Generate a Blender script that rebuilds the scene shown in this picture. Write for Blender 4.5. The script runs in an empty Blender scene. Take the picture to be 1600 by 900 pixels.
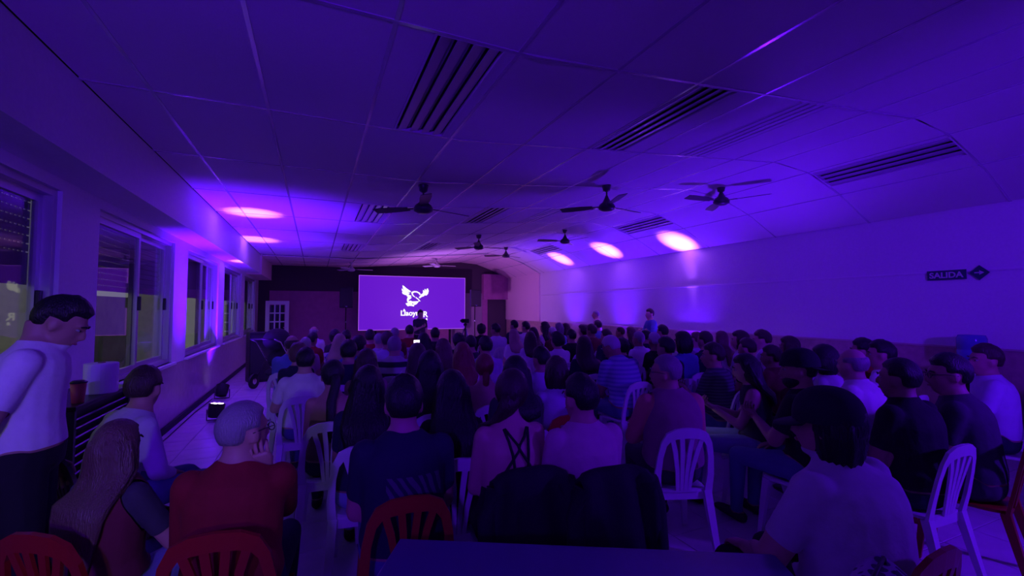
import bpy, bmesh, math, random
import numpy as np
from mathutils import Vector, Matrix
from mathutils import noise as mnoise

# ------------------------------------------------------------------ camera, world, lights, exposure
SC = bpy.context.scene
COL = SC.collection
F_PX, VPX, VPY, CAM_H = 690.0, 493.0, 481.0, 1.65
PSI = math.atan((800 - VPX) / F_PX)              # yaw to the right of the hall's long axis
PITCH = math.atan((VPY - 450) / F_PX)
cam_d = bpy.data.cameras.new('camera'); cam = bpy.data.objects.new('camera', cam_d); COL.objects.link(cam)
cam_d.sensor_width = 36.0; cam_d.lens = 36.0 * F_PX / 1600.0; cam_d.clip_start = 0.05
cam.location = (0, 0, CAM_H)
cam.rotation_euler = (math.pi / 2 + PITCH, 0, -PSI)
SC.camera = cam
SC.view_settings.view_transform = 'Standard'; SC.view_settings.look = 'None'
SC.view_settings.gamma = 1.0; SC.view_settings.use_curve_mapping = False
SC.view_settings.exposure = 0.0
SC.cycles.max_bounces = 7; SC.cycles.diffuse_bounces = 5; SC.cycles.caustics_reflective = False; SC.cycles.caustics_refractive = False
CW = Matrix.Translation(cam.location) @ cam.rotation_euler.to_matrix().to_4x4()
def unproj(px, py, depth):
    """world point at that picture position, depth metres along the optical axis"""
    return CW @ Vector(((px - 800) / F_PX * depth, -(py - 450) / F_PX * depth, -depth))

world = bpy.data.worlds.new('evening_sky'); SC.world = world; world.use_nodes = True
bg = world.node_tree.nodes['Background']; bg.inputs[0].default_value = (0.62, 0.62, 0.60, 1); bg.inputs[1].default_value = 0.32

VIOLET = (0.10, 0.003, 1.0); CORE = (0.44, 0.10, 1.0)
def spot_light(name, loc, target, power, angle, blend, color=VIOLET, radius=0.06):
    d = bpy.data.lights.new(name, 'SPOT'); d.energy = power; d.color = color
    d.spot_size = math.radians(angle); d.spot_blend = blend; d.shadow_soft_size = radius
    o = bpy.data.objects.new(name, d); COL.objects.link(o); o.location = loc
    o.rotation_euler = (Vector(target) - Vector(loc)).to_track_quat('-Z', 'Y').to_euler()
    return o
# the LED wash lights standing along both walls (their housings are built further down at the same spots):
# each violet beam has an added tight pale beam to whiten its centre
PARS = [  # location, aim point, power, label
    ((-1.30, 7.75, 0.17), (-0.95, 8.10, 3.1), 1.0, 'black wash lamp on the floor by the window wall, nearer the heater cabinet'),
    ((-1.52, 9.55, 0.17), (-1.25, 11.2, 3.1), 1.0, 'glowing wash lamp on the floor below the third window'),
    ((7.31, 7.05, 0.17), (7.19, 7.25, 3.1), 1.8, 'wash lamp on the floor at the tiled wall, nearest the exit sign'),
    ((6.92, 9.45, 0.17), (6.98, 9.55, 3.1), 1.6, 'middle wash lamp on the floor at the tiled wall'),
    ((6.92, 11.9, 0.17), (6.95, 11.9, 3.1), 1.3, 'wash lamp on the floor at the tiled wall, closest to the stage'),
]
for i, (l, t, p, _) in enumerate(PARS):
    at = (l[0], l[1], l[2] + 0.1)
    spot_light('wash_light', at, t, 3300*p, 18, 1.0, CORE)
    spot_light('wash_light', at, t, 1500 if l[0] < 0 else 420, 80, 1.0)
WASH = [  # floods on stands behind camera and by the aisle; last two are added fill
    ((7.0, 5.0, 0.45), (4.9, 4.7, 3.5), 440, 110, 1.0),
    ((5.4, -1.2, 2.3), (2.8, 2.3, 0.1), 520, 70, 1.0),
    ((-1.15, -1.6, 2.2), (-0.9, 3.6, 3.1), 420, 110, 1.0),  # added flood that brightens the left soffit and ceiling
    ((2.6, -3.0, 2.45), (7.5, 5.2, 2.4), 1200, 52, 1.0),  # added flood that brightens the right wall evenly
]
for (l, t, p, a, b) in WASH:
    spot_light('flood_light', l, t, p, a, b, VIOLET, 0.12)
BACK_FILL = ((-0.75, -4.05, 2.25), (-1.05, 3.0, 1.25))     # added white fill behind the camera, aimed at the standing person
spot_light('back_fill_light', BACK_FILL[0], BACK_FILL[1], 110, 26, 1.0, (1.0, 0.93, 0.85), 0.1)
STAGE = ((2.9, 13.4, 0.75), (5.2, 15.4, 3.2))
spot_light('stage_light', STAGE[0], STAGE[1], 330, 140, 0.9, (0.60, 0.17, 1.0), 0.08)

# ------------------------------------------------------------------ helpers
MATS = {}
def mat(name, color, rough=0.6, metal=0.0, bump=0.0, scale=40.0, vary=0.0, emit=None, estr=0.0, spec=0.5, stretch=None, coat=0.0):
    if name in MATS: return MATS[name]
    m = bpy.data.materials.new(name); m.use_nodes = True
    nt = m.node_tree; b = nt.nodes['Principled BSDF']
    b.inputs['Base Color'].default_value = (*color, 1); b.inputs['Roughness'].default_value = rough
    b.inputs['Metallic'].default_value = metal; b.inputs['Specular IOR Level'].default_value = spec
    if coat: b.inputs['Coat Weight'].default_value = coat
    if emit: b.inputs['Emission Color'].default_value = (*emit, 1); b.inputs['Emission Strength'].default_value = estr
    if bump or vary:
        tc = nt.nodes.new('ShaderNodeTexCoord'); mp = nt.nodes.new('ShaderNodeMapping'); nz = nt.nodes.new('ShaderNodeTexNoise')
        nt.links.new(tc.outputs['Object'], mp.inputs[0]); nt.links.new(mp.outputs[0], nz.inputs[0])
        if stretch: mp.inputs['Scale'].default_value = stretch
        nz.inputs['Scale'].default_value = scale; nz.inputs['Detail'].default_value = 4
        if bump:
            bp = nt.nodes.new('ShaderNodeBump'); bp.inputs['Strength'].default_value = bump; bp.inputs['Distance'].default_value = 0.02
            nt.links.new(nz.outputs[0], bp.inputs['Height']); nt.links.new(bp.outputs[0], b.inputs['Normal'])
        if vary:
            cr = nt.nodes.new('ShaderNodeValToRGB')
            cr.color_ramp.elements[0].position = 0.3; cr.color_ramp.elements[1].position = 0.7
            cr.color_ramp.elements[0].color = (*[c * (1 - vary) for c in color], 1)
            cr.color_ramp.elements[1].color = (*[min(1, c * (1 + vary)) for c in color], 1)
            nt.links.new(nz.outputs[0], cr.inputs[0]); nt.links.new(cr.outputs[0], b.inputs['Base Color'])
    MATS[name] = m
    return m

class MB:
    """collects boxes, sweeps and lofts and links them as one mesh object"""
    def __init__(s): s.v = []; s.f = []; s.mi = []; s.cur = 0
    def add(s, v, f):
        o = len(s.v); s.v.extend([tuple(p) for p in v]); s.f.extend([tuple(i + o for i in q) for q in f]); s.mi.extend([s.cur] * len(f)); return s
    def box(s, a, b, M=None):
        x0, y0, z0 = a; x1, y1, z1 = b
        v = [Vector(p) for p in ((x0,y0,z0),(x1,y0,z0),(x1,y1,z0),(x0,y1,z0),(x0,y0,z1),(x1,y0,z1),(x1,y1,z1),(x0,y1,z1))]
        if M is not None: v = [M @ p for p in v]
        return s.add(v, [(0,3,2,1),(4,5,6,7),(0,1,5,4),(1,2,6,5),(2,3,7,6),(3,0,4,7)])
    def sweep(s, pts, hw, ht, side):
        """rectangular section swept along pts; side gives the width direction"""
        pts = [Vector(p) for p in pts]; n = len(pts); side = Vector(side)
        if not hasattr(hw, '__len__'): hw = [hw] * n
        if not hasattr(ht, '__len__'): ht = [ht] * n
        v = []; f = []
        for i, p in enumerate(pts):
            t = (pts[min(i + 1, n - 1)] - pts[max(i - 1, 0)]).normalized()
            nrm = t.cross(side)
            if nrm.length < 1e-5: nrm = t.cross(Vector((0, 0.1, 1)))
            nrm.normalize(); sd = nrm.cross(t).normalized()
            for a, b in ((-1,-1),(1,-1),(1,1),(-1,1)): v.append(p + sd * a * hw[i] + nrm * b * ht[i])
        for i in range(n - 1):
            for k in range(4): f.append((i*4+k, i*4+(k+1)%4, i*4+4+(k+1)%4, i*4+4+k))
        f.append((3,2,1,0)); e = (n-1)*4; f.append((e, e+1, e+2, e+3))
        return s.add(v, f)
    def tube(s, pts, rad, n=8):
        pts = [Vector(p) for p in pts]; m = len(pts)
        if not hasattr(rad, '__len__'): rad = [rad] * m
        v = []; f = []; ref = Vector((0.31, 0.17, 0.93))
        for i, p in enumerate(pts):
            t = (pts[min(i + 1, m - 1)] - pts[max(i - 1, 0)]).normalized()
            u = t.cross(ref)
            if u.length < 1e-3: u = t.cross(Vector((1, 0, 0)))
            u.normalize(); w = t.cross(u)
            for k in range(n):
                a = 2 * math.pi * k / n; v.append(p + (u * math.cos(a) + w * math.sin(a)) * rad[i])
        for i in range(m - 1):
            for k in range(n): f.append((i*n+k, i*n+(k+1)%n, (i+1)*n+(k+1)%n, (i+1)*n+k))
        f.append(tuple(range(n-1, -1, -1))); f.append(tuple((m-1)*n + k for k in range(n)))
        return s.add(v, f)
    def lathe(s, prof, c=(0,0,0), n=20, M=None):
        v = []; f = []; m = len(prof)
        for r, z in prof:
            for k in range(n):
                a = 2*math.pi*k/n; p = Vector((c[0] + r*math.cos(a), c[1] + r*math.sin(a), c[2] + z)); v.append(M @ p if M is not None else p)
        for i in range(m-1):
            for k in range(n): f.append((i*n+k, i*n+(k+1)%n, (i+1)*n+(k+1)%n, (i+1)*n+k))
        f.append(tuple(range(n-1,-1,-1))); f.append(tuple((m-1)*n+k for k in range(n)))
        return s.add(v, f)
    def ellipsoid(s, c, r, nu=12, nv=8, M=None):
        v = []; f = []
        for j in range(1, nv):
            b = math.pi * j / nv
            for k in range(nu):
                a = 2*math.pi*k/nu; p = Vector((r[0]*math.sin(b)*math.cos(a), r[1]*math.sin(b)*math.sin(a), r[2]*math.cos(b)))
                v.append((M @ p if M is not None else p) + Vector(c))
        top = Vector((0,0,r[2])); bot = Vector((0,0,-r[2]))
        if M is not None: top = M @ top; bot = M @ bot
        v.append(top + Vector(c)); v.append(bot + Vector(c)); T = len(v)-2
        for j in range(nv-2):
            for k in range(nu): f.append((j*nu+k, (j+1)*nu+k, (j+1)*nu+(k+1)%nu, j*nu+(k+1)%nu))
        for k in range(nu): f.append((T, k, (k+1)%nu)); f.append((T+1, (nv-2)*nu+(k+1)%nu, (nv-2)*nu+k))
        return s.add(v, f)
    def mesh(s, name, m, smooth=False):
        me = bpy.data.meshes.new(name); me.from_pydata(s.v, [], s.f)
        ms = m if isinstance(m, (list, tuple)) else [m]
        for q in ms: me.materials.append(q)
        if len(ms) > 1: me.polygons.foreach_set('material_index', s.mi)
        if smooth: me.polygons.foreach_set('use_smooth', [True] * len(s.f))
        me.update(); return me
    def build(s, name, m, parent=None, smooth=False, bevel=0.0, **kw):
        o = bpy.data.objects.new(name, s.mesh(name, m, smooth)); COL.objects.link(o)
        if parent is not None: o.parent = parent
        if bevel:
            md = o.modifiers.new('edge', 'BEVEL'); md.width = bevel; md.segments = 2; md.limit_method = 'ANGLE'; md.angle_limit = 0.7
        if kw: tag(o, **kw)
        return o
def tag(o, label=None, cat=None, group=None, kind=None):
    if label: o['label'] = label
    if cat: o['category'] = cat
    if group: o['group'] = group
    if kind: o['kind'] = kind
    return o
def empty(name, loc=(0,0,0), rz=0.0, label=None, cat=None, group=None):
    o = bpy.data.objects.new(name, None); COL.objects.link(o); o.location = loc; o.rotation_euler = (0, 0, rz)
    o.empty_display_size = 0.1
    return tag(o, label, cat, group)
def link_copy(name, mesh, parent, loc=None):
    o = bpy.data.objects.new(name, mesh); COL.objects.link(o); o.parent = parent
    if loc is not None: o.location = loc
    return o

# ------------------------------------------------------------------ materials of the place
M_wall = mat('painted_plaster', (0.72, 0.72, 0.74), 0.55, bump=0.08, scale=30, vary=0.03)
M_front = mat('pink_light_plaster', (0.78, 0.62, 0.60), 0.6, bump=0.06, scale=30, vary=0.03)  # pink light of the stage bay put into the plaster colour
M_panel = mat('ceiling_board', (0.72, 0.71, 0.72), 0.75, bump=0.12, scale=120, vary=0.03)
M_tbar = mat('white_enamel_bar', (0.68, 0.68, 0.7), 0.22, metal=0.4)
M_void = mat('dark_void', (0.03, 0.03, 0.035), 0.9)
M_wains = mat('brown_glazed_tile', (0.46, 0.33, 0.27), 0.28, bump=0.05, scale=14, vary=0.12)
M_cap = mat('tile_edging', (0.55, 0.45, 0.40), 0.3)
M_alu = mat('grey_aluminium', (0.50, 0.50, 0.52), 0.35, metal=0.7)
M_white = mat('white_paint', (0.74, 0.74, 0.75), 0.4)
M_shutter = mat('shutter_slat', (0.28, 0.27, 0.27), 0.5)
M_black = mat('black_plastic', (0.012, 0.012, 0.014), 0.45)
M_blackmetal = mat('black_metal', (0.015, 0.015, 0.017), 0.35, metal=0.5)
M_chrome = mat('bright_metal', (0.7, 0.7, 0.72), 0.2, metal=1.0)
M_dkwall = mat('maroon_panelling', (0.40, 0.12, 0.30), 0.7, vary=0.08, scale=6)
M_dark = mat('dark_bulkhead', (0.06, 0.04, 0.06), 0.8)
def glass_mat():
    m = bpy.data.materials.new('window_glass'); m.use_nodes = True; nt = m.node_tree; nt.nodes.clear()
    o = nt.nodes.new('ShaderNodeOutputMaterial'); mx = nt.nodes.new('ShaderNodeMixShader')
    t = nt.nodes.new('ShaderNodeBsdfTransparent'); g = nt.nodes.new('ShaderNodeBsdfGlossy'); lw = nt.nodes.new('ShaderNodeLayerWeight'); lw.inputs[0].default_value = .5; fr = nt.nodes.new('ShaderNodeMath'); fr.operation = 'POWER'; fr.inputs[1].default_value = 5.0; nt.links.new(lw.outputs['Facing'], fr.inputs[0])
    g.inputs['Roughness'].default_value = 0.02; t.inputs[0].default_value = (0.9, 0.92, 0.9, 1)
    nt.links.new(fr.outputs[0], mx.inputs[0]); nt.links.new(t.outputs[0], mx.inputs[1]); nt.links.new(g.outputs[0], mx.inputs[2]); nt.links.new(mx.outputs[0], o.inputs[0])
    return m
M_glass = glass_mat()

# ------------------------------------------------------------------ the hall: shell
XL, XS, XR, Y0, Y1 = -1.80, -1.46, 7.50, -4.2, 17.4     # window wall, soffit face, tiled wall, back, far wall
PROF = [(-1.80, 3.17), (1.2, 3.17), (5.6, 3.56), (6.25, 3.47), (6.9, 3.22), (7.5, 2.91)]
def ceil_z(x):
    for (a, za), (b, zb) in zip(PROF, PROF[1:]):
        if x <= b: return za + (zb - za) * (x - a) / (b - a)
    return PROF[-1][1]
YC = 14.3                                                # where the stage bay begins

# floor
T = 0.42
fl = MB(); fl.box((XL-0.2, Y0-0.2, -0.12), (XR+0.2, Y1+0.2, -0.004))
floor = fl.build('floor', mat('grey_grout', (0.22, 0.21, 0.21), 0.8), kind='structure')
M_tile = mat('polished_floor_tile', (0.68, 0.66, 0.66), 0.22, bump=0.015, scale=5, vary=0.08)
tm = MB(); g = 0.0025
h = T/2 - g
tm.add([(-h,-h,-0.004),(h,-h,-0.004),(h,h,-0.004),(-h,h,-0.004),(-h+.003,-h+.003,0),(h-.003,-h+.003,0),(h-.003,h-.003,0),(-h+.003,h-.003,0)],
       [(4,5,6,7),(0,1,5,4),(1,2,6,5),(2,3,7,6),(3,0,4,7)])
tile_mesh = tm.mesh('floor_tile', M_tile)
rest = MB(); cells = []
nx = int((XR - XL) / T) + 1; ny = int((Y1 - Y0) / T) + 1
for i in range(nx):
    for j in range(ny):
        cx, cy = XL + T*(i+.5), Y0 + T*(j+.5)
        if cx > XR: continue
        d = Vector((cx, cy, -1.65)); f = math.sin(PSI)*cx + math.cos(PSI)*cy; r = math.cos(PSI)*cx - math.sin(PSI)*cy
        vis = f > 0.9 and abs(r) < f*1.2 and 1.65/f*690 < 460
        cells.append(((0 if vis else 1000) + d.length, cx, cy))
cells.sort()
for k, (_, cx, cy) in enumerate(cells):
    if k < 290: link_copy('floor_tile', tile_mesh, floor, (cx, cy, 0))
    else: rest.add([(x+cx, y+cy, z) for x, y, z in tm.v], tm.f)
rest.build('far_floor_tiles', M_tile, floor, kind='stuff')

# window wall with five openings
WINS = [(2.1, 4.5), (5.15, 7.5), (8.2, 10.6), (11.2, 13.6), (14.2, 16.6)]
ZS, ZT, ZSH = 0.90, 2.55, 1.82
w = MB()
ys = [Y0] + [q for a in WINS for q in a] + [Y1]
for k in range(0, len(ys), 2): w.box((XL-0.18, ys[k], 0), (XL, ys[k+1], 3.17))
for a, b in WINS:
    w.box((XL-0.18, a, 0), (XL, b, ZS)); w.box((XL-0.18, a, ZT), (XL, b, 3.17))
wall_left = w.build('wall_left', M_wall, kind='structure')
MB().box((XL, Y0, 0.0), (XL+0.012, Y1, ZS-0.035)).build('wainscot', mat('pale_glazed_tile', (0.5, 0.44, 0.42), 0.18, bump=0.03, scale=9, vary=0.06), wall_left)
for a, b in WINS: MB().box((XL-0.16, a-0.06, ZS-0.035), (XL+0.05, b+0.06, ZS)).build('sill', M_white, wall_left, bevel=0.006)
MB().box((XL+0.012, Y0, 0), (XL+0.035, Y1, 0.09)).build('baseboard_left', M_void, kind='structure')
# soffit boxing along the top of the window wall
MB().box((XL, Y0, 2.64), (XS, YC, 3.17)).build('trim_1', M_wall, kind='structure')
MB().box((XL, YC, 2.60), (XS+0.05, Y1, 3.17)).build('trim_2', M_front, kind='structure')  # stepped out at the bay so the light change gets an edge

# windows: frame, two sliding sashes with panes and pulls, lowered shutter
slat_l = MB(); L = 2.4 - 0.1; sp = 0.062
slat_l.box((-0.006, -L/2, 0), (0.006, L/2, sp-0.010))
k = 0; y = -L/2
while y < L/2 - 0.03:
    slat_l.box((-0.004, y, sp-0.010), (0.004, y+0.020, sp)); y += 0.05
slat_mesh = slat_l.mesh('shutter_slat', M_shutter)
solid = MB(); solid.box((-0.006, -L/2, 0), (0.006, L/2, sp)); solid_mesh = solid.mesh('shutter_slat', M_shutter)
for n, (a, b) in enumerate(WINS):
    c = (a+b)/2; hw = (b-a)/2
    win = empty('window_%d' % (n+1), (XL-0.09, c, 0)); win['kind'] = 'structure'
    fr = MB()
    for y0, y1, z0, z1 in ((-hw, -hw+.05, ZS, ZT), (hw-.05, hw, ZS, ZT), (-hw+.05, hw-.05, ZS, ZS+.05), (-hw+.05, hw-.05, ZT-.05, ZT)):
        fr.box((-0.06, y0, z0), (0.06, y1, z1))
    fr.build('window_frame', M_alu, win)
    for s in (0, 1):
        y0, y1 = (-hw+.05, 0.03) if s == 0 else (-0.03, hw-.05); x = 0.025 if s == 0 else -0.02
        sa = MB()
        for p, q, z0, z1 in ((y0, y0+.055, ZS+.05, ZT-.05), (y1-.055, y1, ZS+.05, ZT-.05), (y0+.055, y1-.055, ZS+.05, ZS+.11), (y0+.055, y1-.055, ZT-.11, ZT-.05)):
            sa.box((x-.018, p, z0), (x+.018, q, z1))
        so = sa.build('sash', M_alu, win)
        MB().box((x-.003, y0+.05, ZS+.1), (x+.003, y1-.05, ZT-.1)).build('pane', M_glass, so)
        py = y1-.03 if s == 0 else y1-.03
        MB().box((x+.018, py-.018, 1.62), (x+.045, py+.018, 1.78)).build('pull', M_black, so, bevel=0.005)
    nsl = int((ZT - 0.03 - ZSH) / sp)
    if n < 2:
        for k in range(nsl):
            o = link_copy('shutter_slat', slat_mesh if k > 2 or n == 1 else solid_mesh, win, (-0.075, 0, ZSH + k*sp))
    else:
        MB().box((-0.08, -L/2, ZSH), (-0.07, L/2, ZT)).build('shutter', M_shutter, win)
# yard outside: paving, garden wall, concrete posts
MB().box((-7, -6, -0.3), (XL-0.18, 20, -0.05)).build('ground', mat('yard_paving', (0.3, 0.3, 0.27), 0.9, vary=0.2, scale=3), kind='structure')
MB().box((-5.2, -6, -0.05), (-5.0, 20, 1.95)).build('wall_yard', mat('garden_render', (0.16, 0.16, 0.14), 0.9, vary=0.25, scale=2.5), kind='structure')
for k, y in enumerate((5.8, 9.5, 13.9)):
    p = MB(); p.box((-2.75, y-.16, -0.05), (-2.45, y+.16, 3.6)); p.box((-2.78, y-.19, -0.05), (-2.42, y+.19, 0.25))
    p.build('concrete_post', mat('pale_concrete', (0.80, 0.78, 0.70), 0.85, vary=0.1, scale=12),
            label='pale concrete veranda post outside the %s window' % ('first', 'second', 'third')[k], cat='post')

# tiled wall on the other side
wall_right = MB().box((XR, Y0, 0), (XR+0.2, Y1, 3.3)).build('wall_right', M_wall, kind='structure')
wains = MB().box((XR-0.02, Y0, 0), (XR, Y1, 1.14)).build('wainscot', M_wains, wall_right)
MB().box((XR-0.035, Y0, 1.14), (XR, Y1, 1.165)).build('tile_edge', M_cap, wall_right, bevel=0.004)
MB().box((XR-0.014, Y0, 2.10), (XR, YC, 2.13)).build('ledge', M_white, wall_right, bevel=0.005)
MB().box((XR-0.06, YC, 1.165), (XR-0.001, Y1, 3.02)).build('added_bay_step', M_front, wall_right)  # added step whose edge draws the sharp light boundary
# far wall
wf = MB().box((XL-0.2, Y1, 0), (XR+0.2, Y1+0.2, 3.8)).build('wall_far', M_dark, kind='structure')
MB().box((XS, Y1-0.03, 0), (XR-0.9, Y1, 2.25)).build('panelling', M_dkwall, wf)
MB().box((5.0, Y1-0.06, 0.0), (6.35, Y1-0.03, 2.25)).build('pale_board', mat('pale_board', (0.3, 0.22, 0.28), 0.6), wf)
MB().box((XR-1.15, Y1-0.25, 2.0), (XR-0.06, Y1, 3.05)).build('boxing', M_dkwall, wf)
MB().box((XL-0.2, Y0-0.2, 0), (XR+0.2, Y0, 3.8)).build('wall_back', M_wall, kind='structure')

# ceiling: dark void, boards, bars
pr = MB()
for (a, za), (b, zb) in zip(PROF, PROF[1:]):
    pr.add([(a,Y0,za+.03),(b,Y0,zb+.03),(b,Y1,zb+.03),(a,Y1,za+.03),(a,Y0,za+.25),(b,Y0,zb+.25),(b,Y1,zb+.25),(a,Y1,za+.25)],
           [(0,1,2,3),(7,6,5,4),(0,4,5,1),(3,2,6,7),(0,3,7,4),(1,5,6,2)])
ceiling = pr.build('ceiling', M_void, kind='structure')
XB = [XS, -1.075, -0.355, 0.365, 1.085, 1.805, 2.525, 3.245, 3.965, 4.685, 5.405, 6.1, 6.8, XR]
YB = [Y0] + [2.33 + 1.46*k for k in range(-4, 11)]; YB = [y for y in YB if y >= Y0 and y < YC-.2] + [YC, 15.33, 16.35, Y1]
FIX = {}       # louvred light fixtures: (x0, x1, y-row)
for yr in (2.33, 6.71, 11.09):
    for x0, x1 in ((0.58, 1.01), (2.55, 2.98), (3.72, 4.15), (6.16, 6.58)):
        if yr > 7 and x0 > 3 and x0 < 5: continue
        FIX[(x0, x1, yr)] = None
def in_fix(xa, xb, ya):
    for (x0, x1, yr) in FIX:
        if abs(ya - yr) < 0.05 and x0 >= xa - .02 and x1 <= xb + .02: return (x0, x1)
def board(xa, xb, ya, yb, front):
    dz = -0.03 if front else 0.0  # bay boards set lower to draw the light boundary
    m = MB(); e = 0.012; za, zb = ceil_z(xa)+dz, ceil_z(xb)+dz
    pts = [xa+e, xb-e]; zz = [ceil_z(xa+e)+dz, ceil_z(xb-e)+dz]
    v = [(pts[0],ya+e,zz[0]),(pts[1],ya+e,zz[1]),(pts[1],yb-e,zz[1]),(pts[0],yb-e,zz[0])]
    v += [(x, y, z+.014) for x, y, z in v]
    m.add(v, [(0,3,2,1),(4,5,6,7),(0,1,5,4),(1,2,6,5),(2,3,7,6),(3,0,4,7)])
    m.build('ceiling_board', M_frontboard if front else M_panel, ceiling)
M_frontboard = mat('pink_light_ceiling_board', (0.78, 0.63, 0.62), 0.75, bump=0.1, scale=120)  # pink light on the bay ceiling put into the board colour
for ya, yb in zip(YB, YB[1:]):
    for xa, xb in zip(XB, XB[1:]):
        fx = in_fix(xa, xb, ya)
        if fx:
            if fx[0]-xa > .06: board(xa, fx[0]+.01, ya, yb, False)
            if xb-fx[1] > .06: board(fx[1]-.01, xb, ya, yb, False)
        else: board(xa, xb, ya, yb, ya >= YC-.01)
for x in XB[1:-1]:
    z = ceil_z(x); MB().box((x-.012, Y0, z-.004), (x+.012, YC, z+.02)).build('ceiling_bar', M_tbar, ceiling)
    MB().box((x-.012, YC, z-.034), (x+.012, Y1, z-.01)).build('ceiling_bar', M_tbar, ceiling)
xs = sorted(set(XB + [p[0] for p in PROF if p[0] > XS]))
for y in YB[1:-1]:
    dz = -0.03 if y >= YC-.01 else 0
    MB().sweep([(x, y, ceil_z(x)+.006+dz) for x in xs], 0.012, 0.011, (0, 1, 0)).build('ceiling_bar', M_tbar, ceiling)
# louvred fixtures
M_ref = mat('grey_reflector', (0.55, 0.55, 0.57), 0.3, metal=0.3)
ORD = ['first', 'second', 'third']
for (x0, x1, yr) in FIX:
    slope = (ceil_z(x1) - ceil_z(x0)) / (x1 - x0); wd = (x1-x0)
    col = {0.58: 'beside the window aisle', 2.55: 'along the middle', 3.72: 'right of the middle', 6.16: 'on the sloping side'}[x0]
    e = empty('ceiling_fixture', (x0, yr, ceil_z(x0)), 0, 'unlit louvred ceiling light %s, %s row of fixtures' % (col, ORD[round((yr-2.33)/4.38)]), 'light', 'louvred ceiling lights')
    e.rotation_euler = (0, -math.atan(slope), 0); Lw = wd / math.cos(math.atan(slope))
    h = MB(); l = 1.46
    h.box((0, .01, .06), (Lw, l-.01, .07)); h.box((0, .01, -.004), (.015, l-.01, .06)); h.box((Lw-.015, .01, -.004), (Lw, l-.01, .07))
    h.box((.015, .01, -.004), (Lw-.015, .025, .07)); h.box((.015, l-.025, -.004), (Lw-.015, l-.01, .07))
    h.build('housing', M_panel, e)
    for q in range(4):
        xc = .02 + (Lw-.04)*(q+.5)/4
        if q != 3: MB().tube([(xc+.05, .05, .035), (xc+.05, l-.05, .035)], .013, 8).build('tube', M_white, e, smooth=True)
        wv = (Lw-.04)/8*(.70 if x0 < 2 else .93 if x0 < 5 else 1.02)
        MB().sweep([(xc, .026, .006), (xc, l-.026, .006)], wv, .004, (1, 0, .25)).build('louvre', M_ref, e)
# ------------------------------------------------------------------ equipment and furniture
# stage screen with emblem and lettering
def on_far(px, py, Y):
    p0 = CW.translation; d = unproj(px, py, 1.0) - p0; t = (Y - p0.y) / d.y; return p0 + d*t
SY = 16.7
a = on_far(561, 429.6, SY); b = on_far(727, 513.5, SY)
sx0, sx1, sz0, sz1 = a.x, b.x, b.z, a.z
scr = empty('stage_screen', ((sx0+sx1)/2, SY+.05, 0), 0, 'large glowing violet screen with white bird emblem on the stage', 'screen')
hw = (sx1-sx0)/2
fr = MB(); fr.box((-hw-.02, 0, sz0-.02), (hw+.02, .1, sz1+.02))
for x in (-hw*.7, hw*.7): fr.box((x-.04, .02, 0), (x+.04, .09, sz0)); fr.box((x-.05, -.25, 0), (x+.05, .35, .05))
fr.build('screen_frame', M_blackmetal, scr)
M_scr = mat('violet_display', (0.02, 0.0, 0.05), 0.5, emit=(0.125, 0.008, 0.56), estr=1.0)
MB().box((-hw, -.012, sz0), (hw, 0, sz1)).build('display', M_scr, scr)
M_edge = mat('display_edge', (0.02, 0, 0.05), 0.5, emit=(0.42, 0.10, 0.85), estr=1.0)
ed = MB(); q = .02
for x0, x1, z0, z1 in ((-hw, hw, sz1-q, sz1), (-hw, hw, sz0, sz0+q), (-hw, -hw+q, sz0+q, sz1-q), (hw-q, hw, sz0+q, sz1-q)): ed.box((x0, -.016, z0), (x1, -.012, z1))
ed.build('display_border', M_edge, scr)
M_logo = mat('white_graphic', (0.1, 0.1, 0.1), 0.5, emit=(1.0, 0.97, 1.0), estr=1.1)
def lg(px, py):      # a 10x crop of the picture (origin 600,430) to the screen's own plane
    p = on_far(600 + px/10.0, 430 + py/10.0, SY); return (p.x - (sx0+sx1)/2, -.018, p.z)
shapes = [
    [(290,155),(318,170),(350,200),(395,232),(425,252),(415,265),(380,262),(330,238),(298,205)],
    [(280,205),(310,225),(345,248),(385,268),(408,280),(395,290),(350,284),(300,262),(280,235)],
    [(282,258),(320,272),(370,290),(400,300),(380,316),(330,308),(292,290)],
    [(350,318),(400,310),(432,318),(420,345),(440,345),(415,372),(398,378),(386,400),(395,410),(366,420),(360,380),(375,340)],
    [(430,262),(470,246),(520,250),(560,272),(580,300),(562,312),(545,286),(515,270),(480,268),(452,282),(462,310),(490,338),(480,345),(452,325),(432,292)],
    [(480,340),(505,352),(500,335),(520,352),(545,370),(575,408),(540,408),(520,415),(548,395),(520,372)],
    [(338,440),(372,432),(388,405),(420,395),(440,408),(475,408),(520,405),(545,412),(520,445),(500,460),(478,462),(470,490),(430,480),(400,478),(375,488),(352,462)],
    [(545,348),(572,318),(590,292),(610,280),(622,302),(640,312),(625,330),(595,338),(565,360)],
    [(612,232),(622,232),(640,255),(636,215),(650,215),(662,245),(672,210),(690,205),(702,245),(692,290),(665,318),(630,312),(612,285)],
]
lo = MB()
for s in shapes:
    v = [lg(*p) for p in s]; n = len(v); v2 = [(x, y+.006, z) for x, y, z in v]
    lo.add(v + v2, [tuple(range(n)), tuple(range(2*n-1, n-1, -1))] + [(i, i+n, (i+1) % n + n, (i+1) % n) for i in range(n)])
lo.build('bird_emblem', M_logo, scr)
MB().add([lg(440,432), lg(468,452), lg(455,462), lg(442,448)], [(0,1,2,3)]).build('emblem_eye', M_scr, scr).location = (0, -.004, 0)
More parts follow.
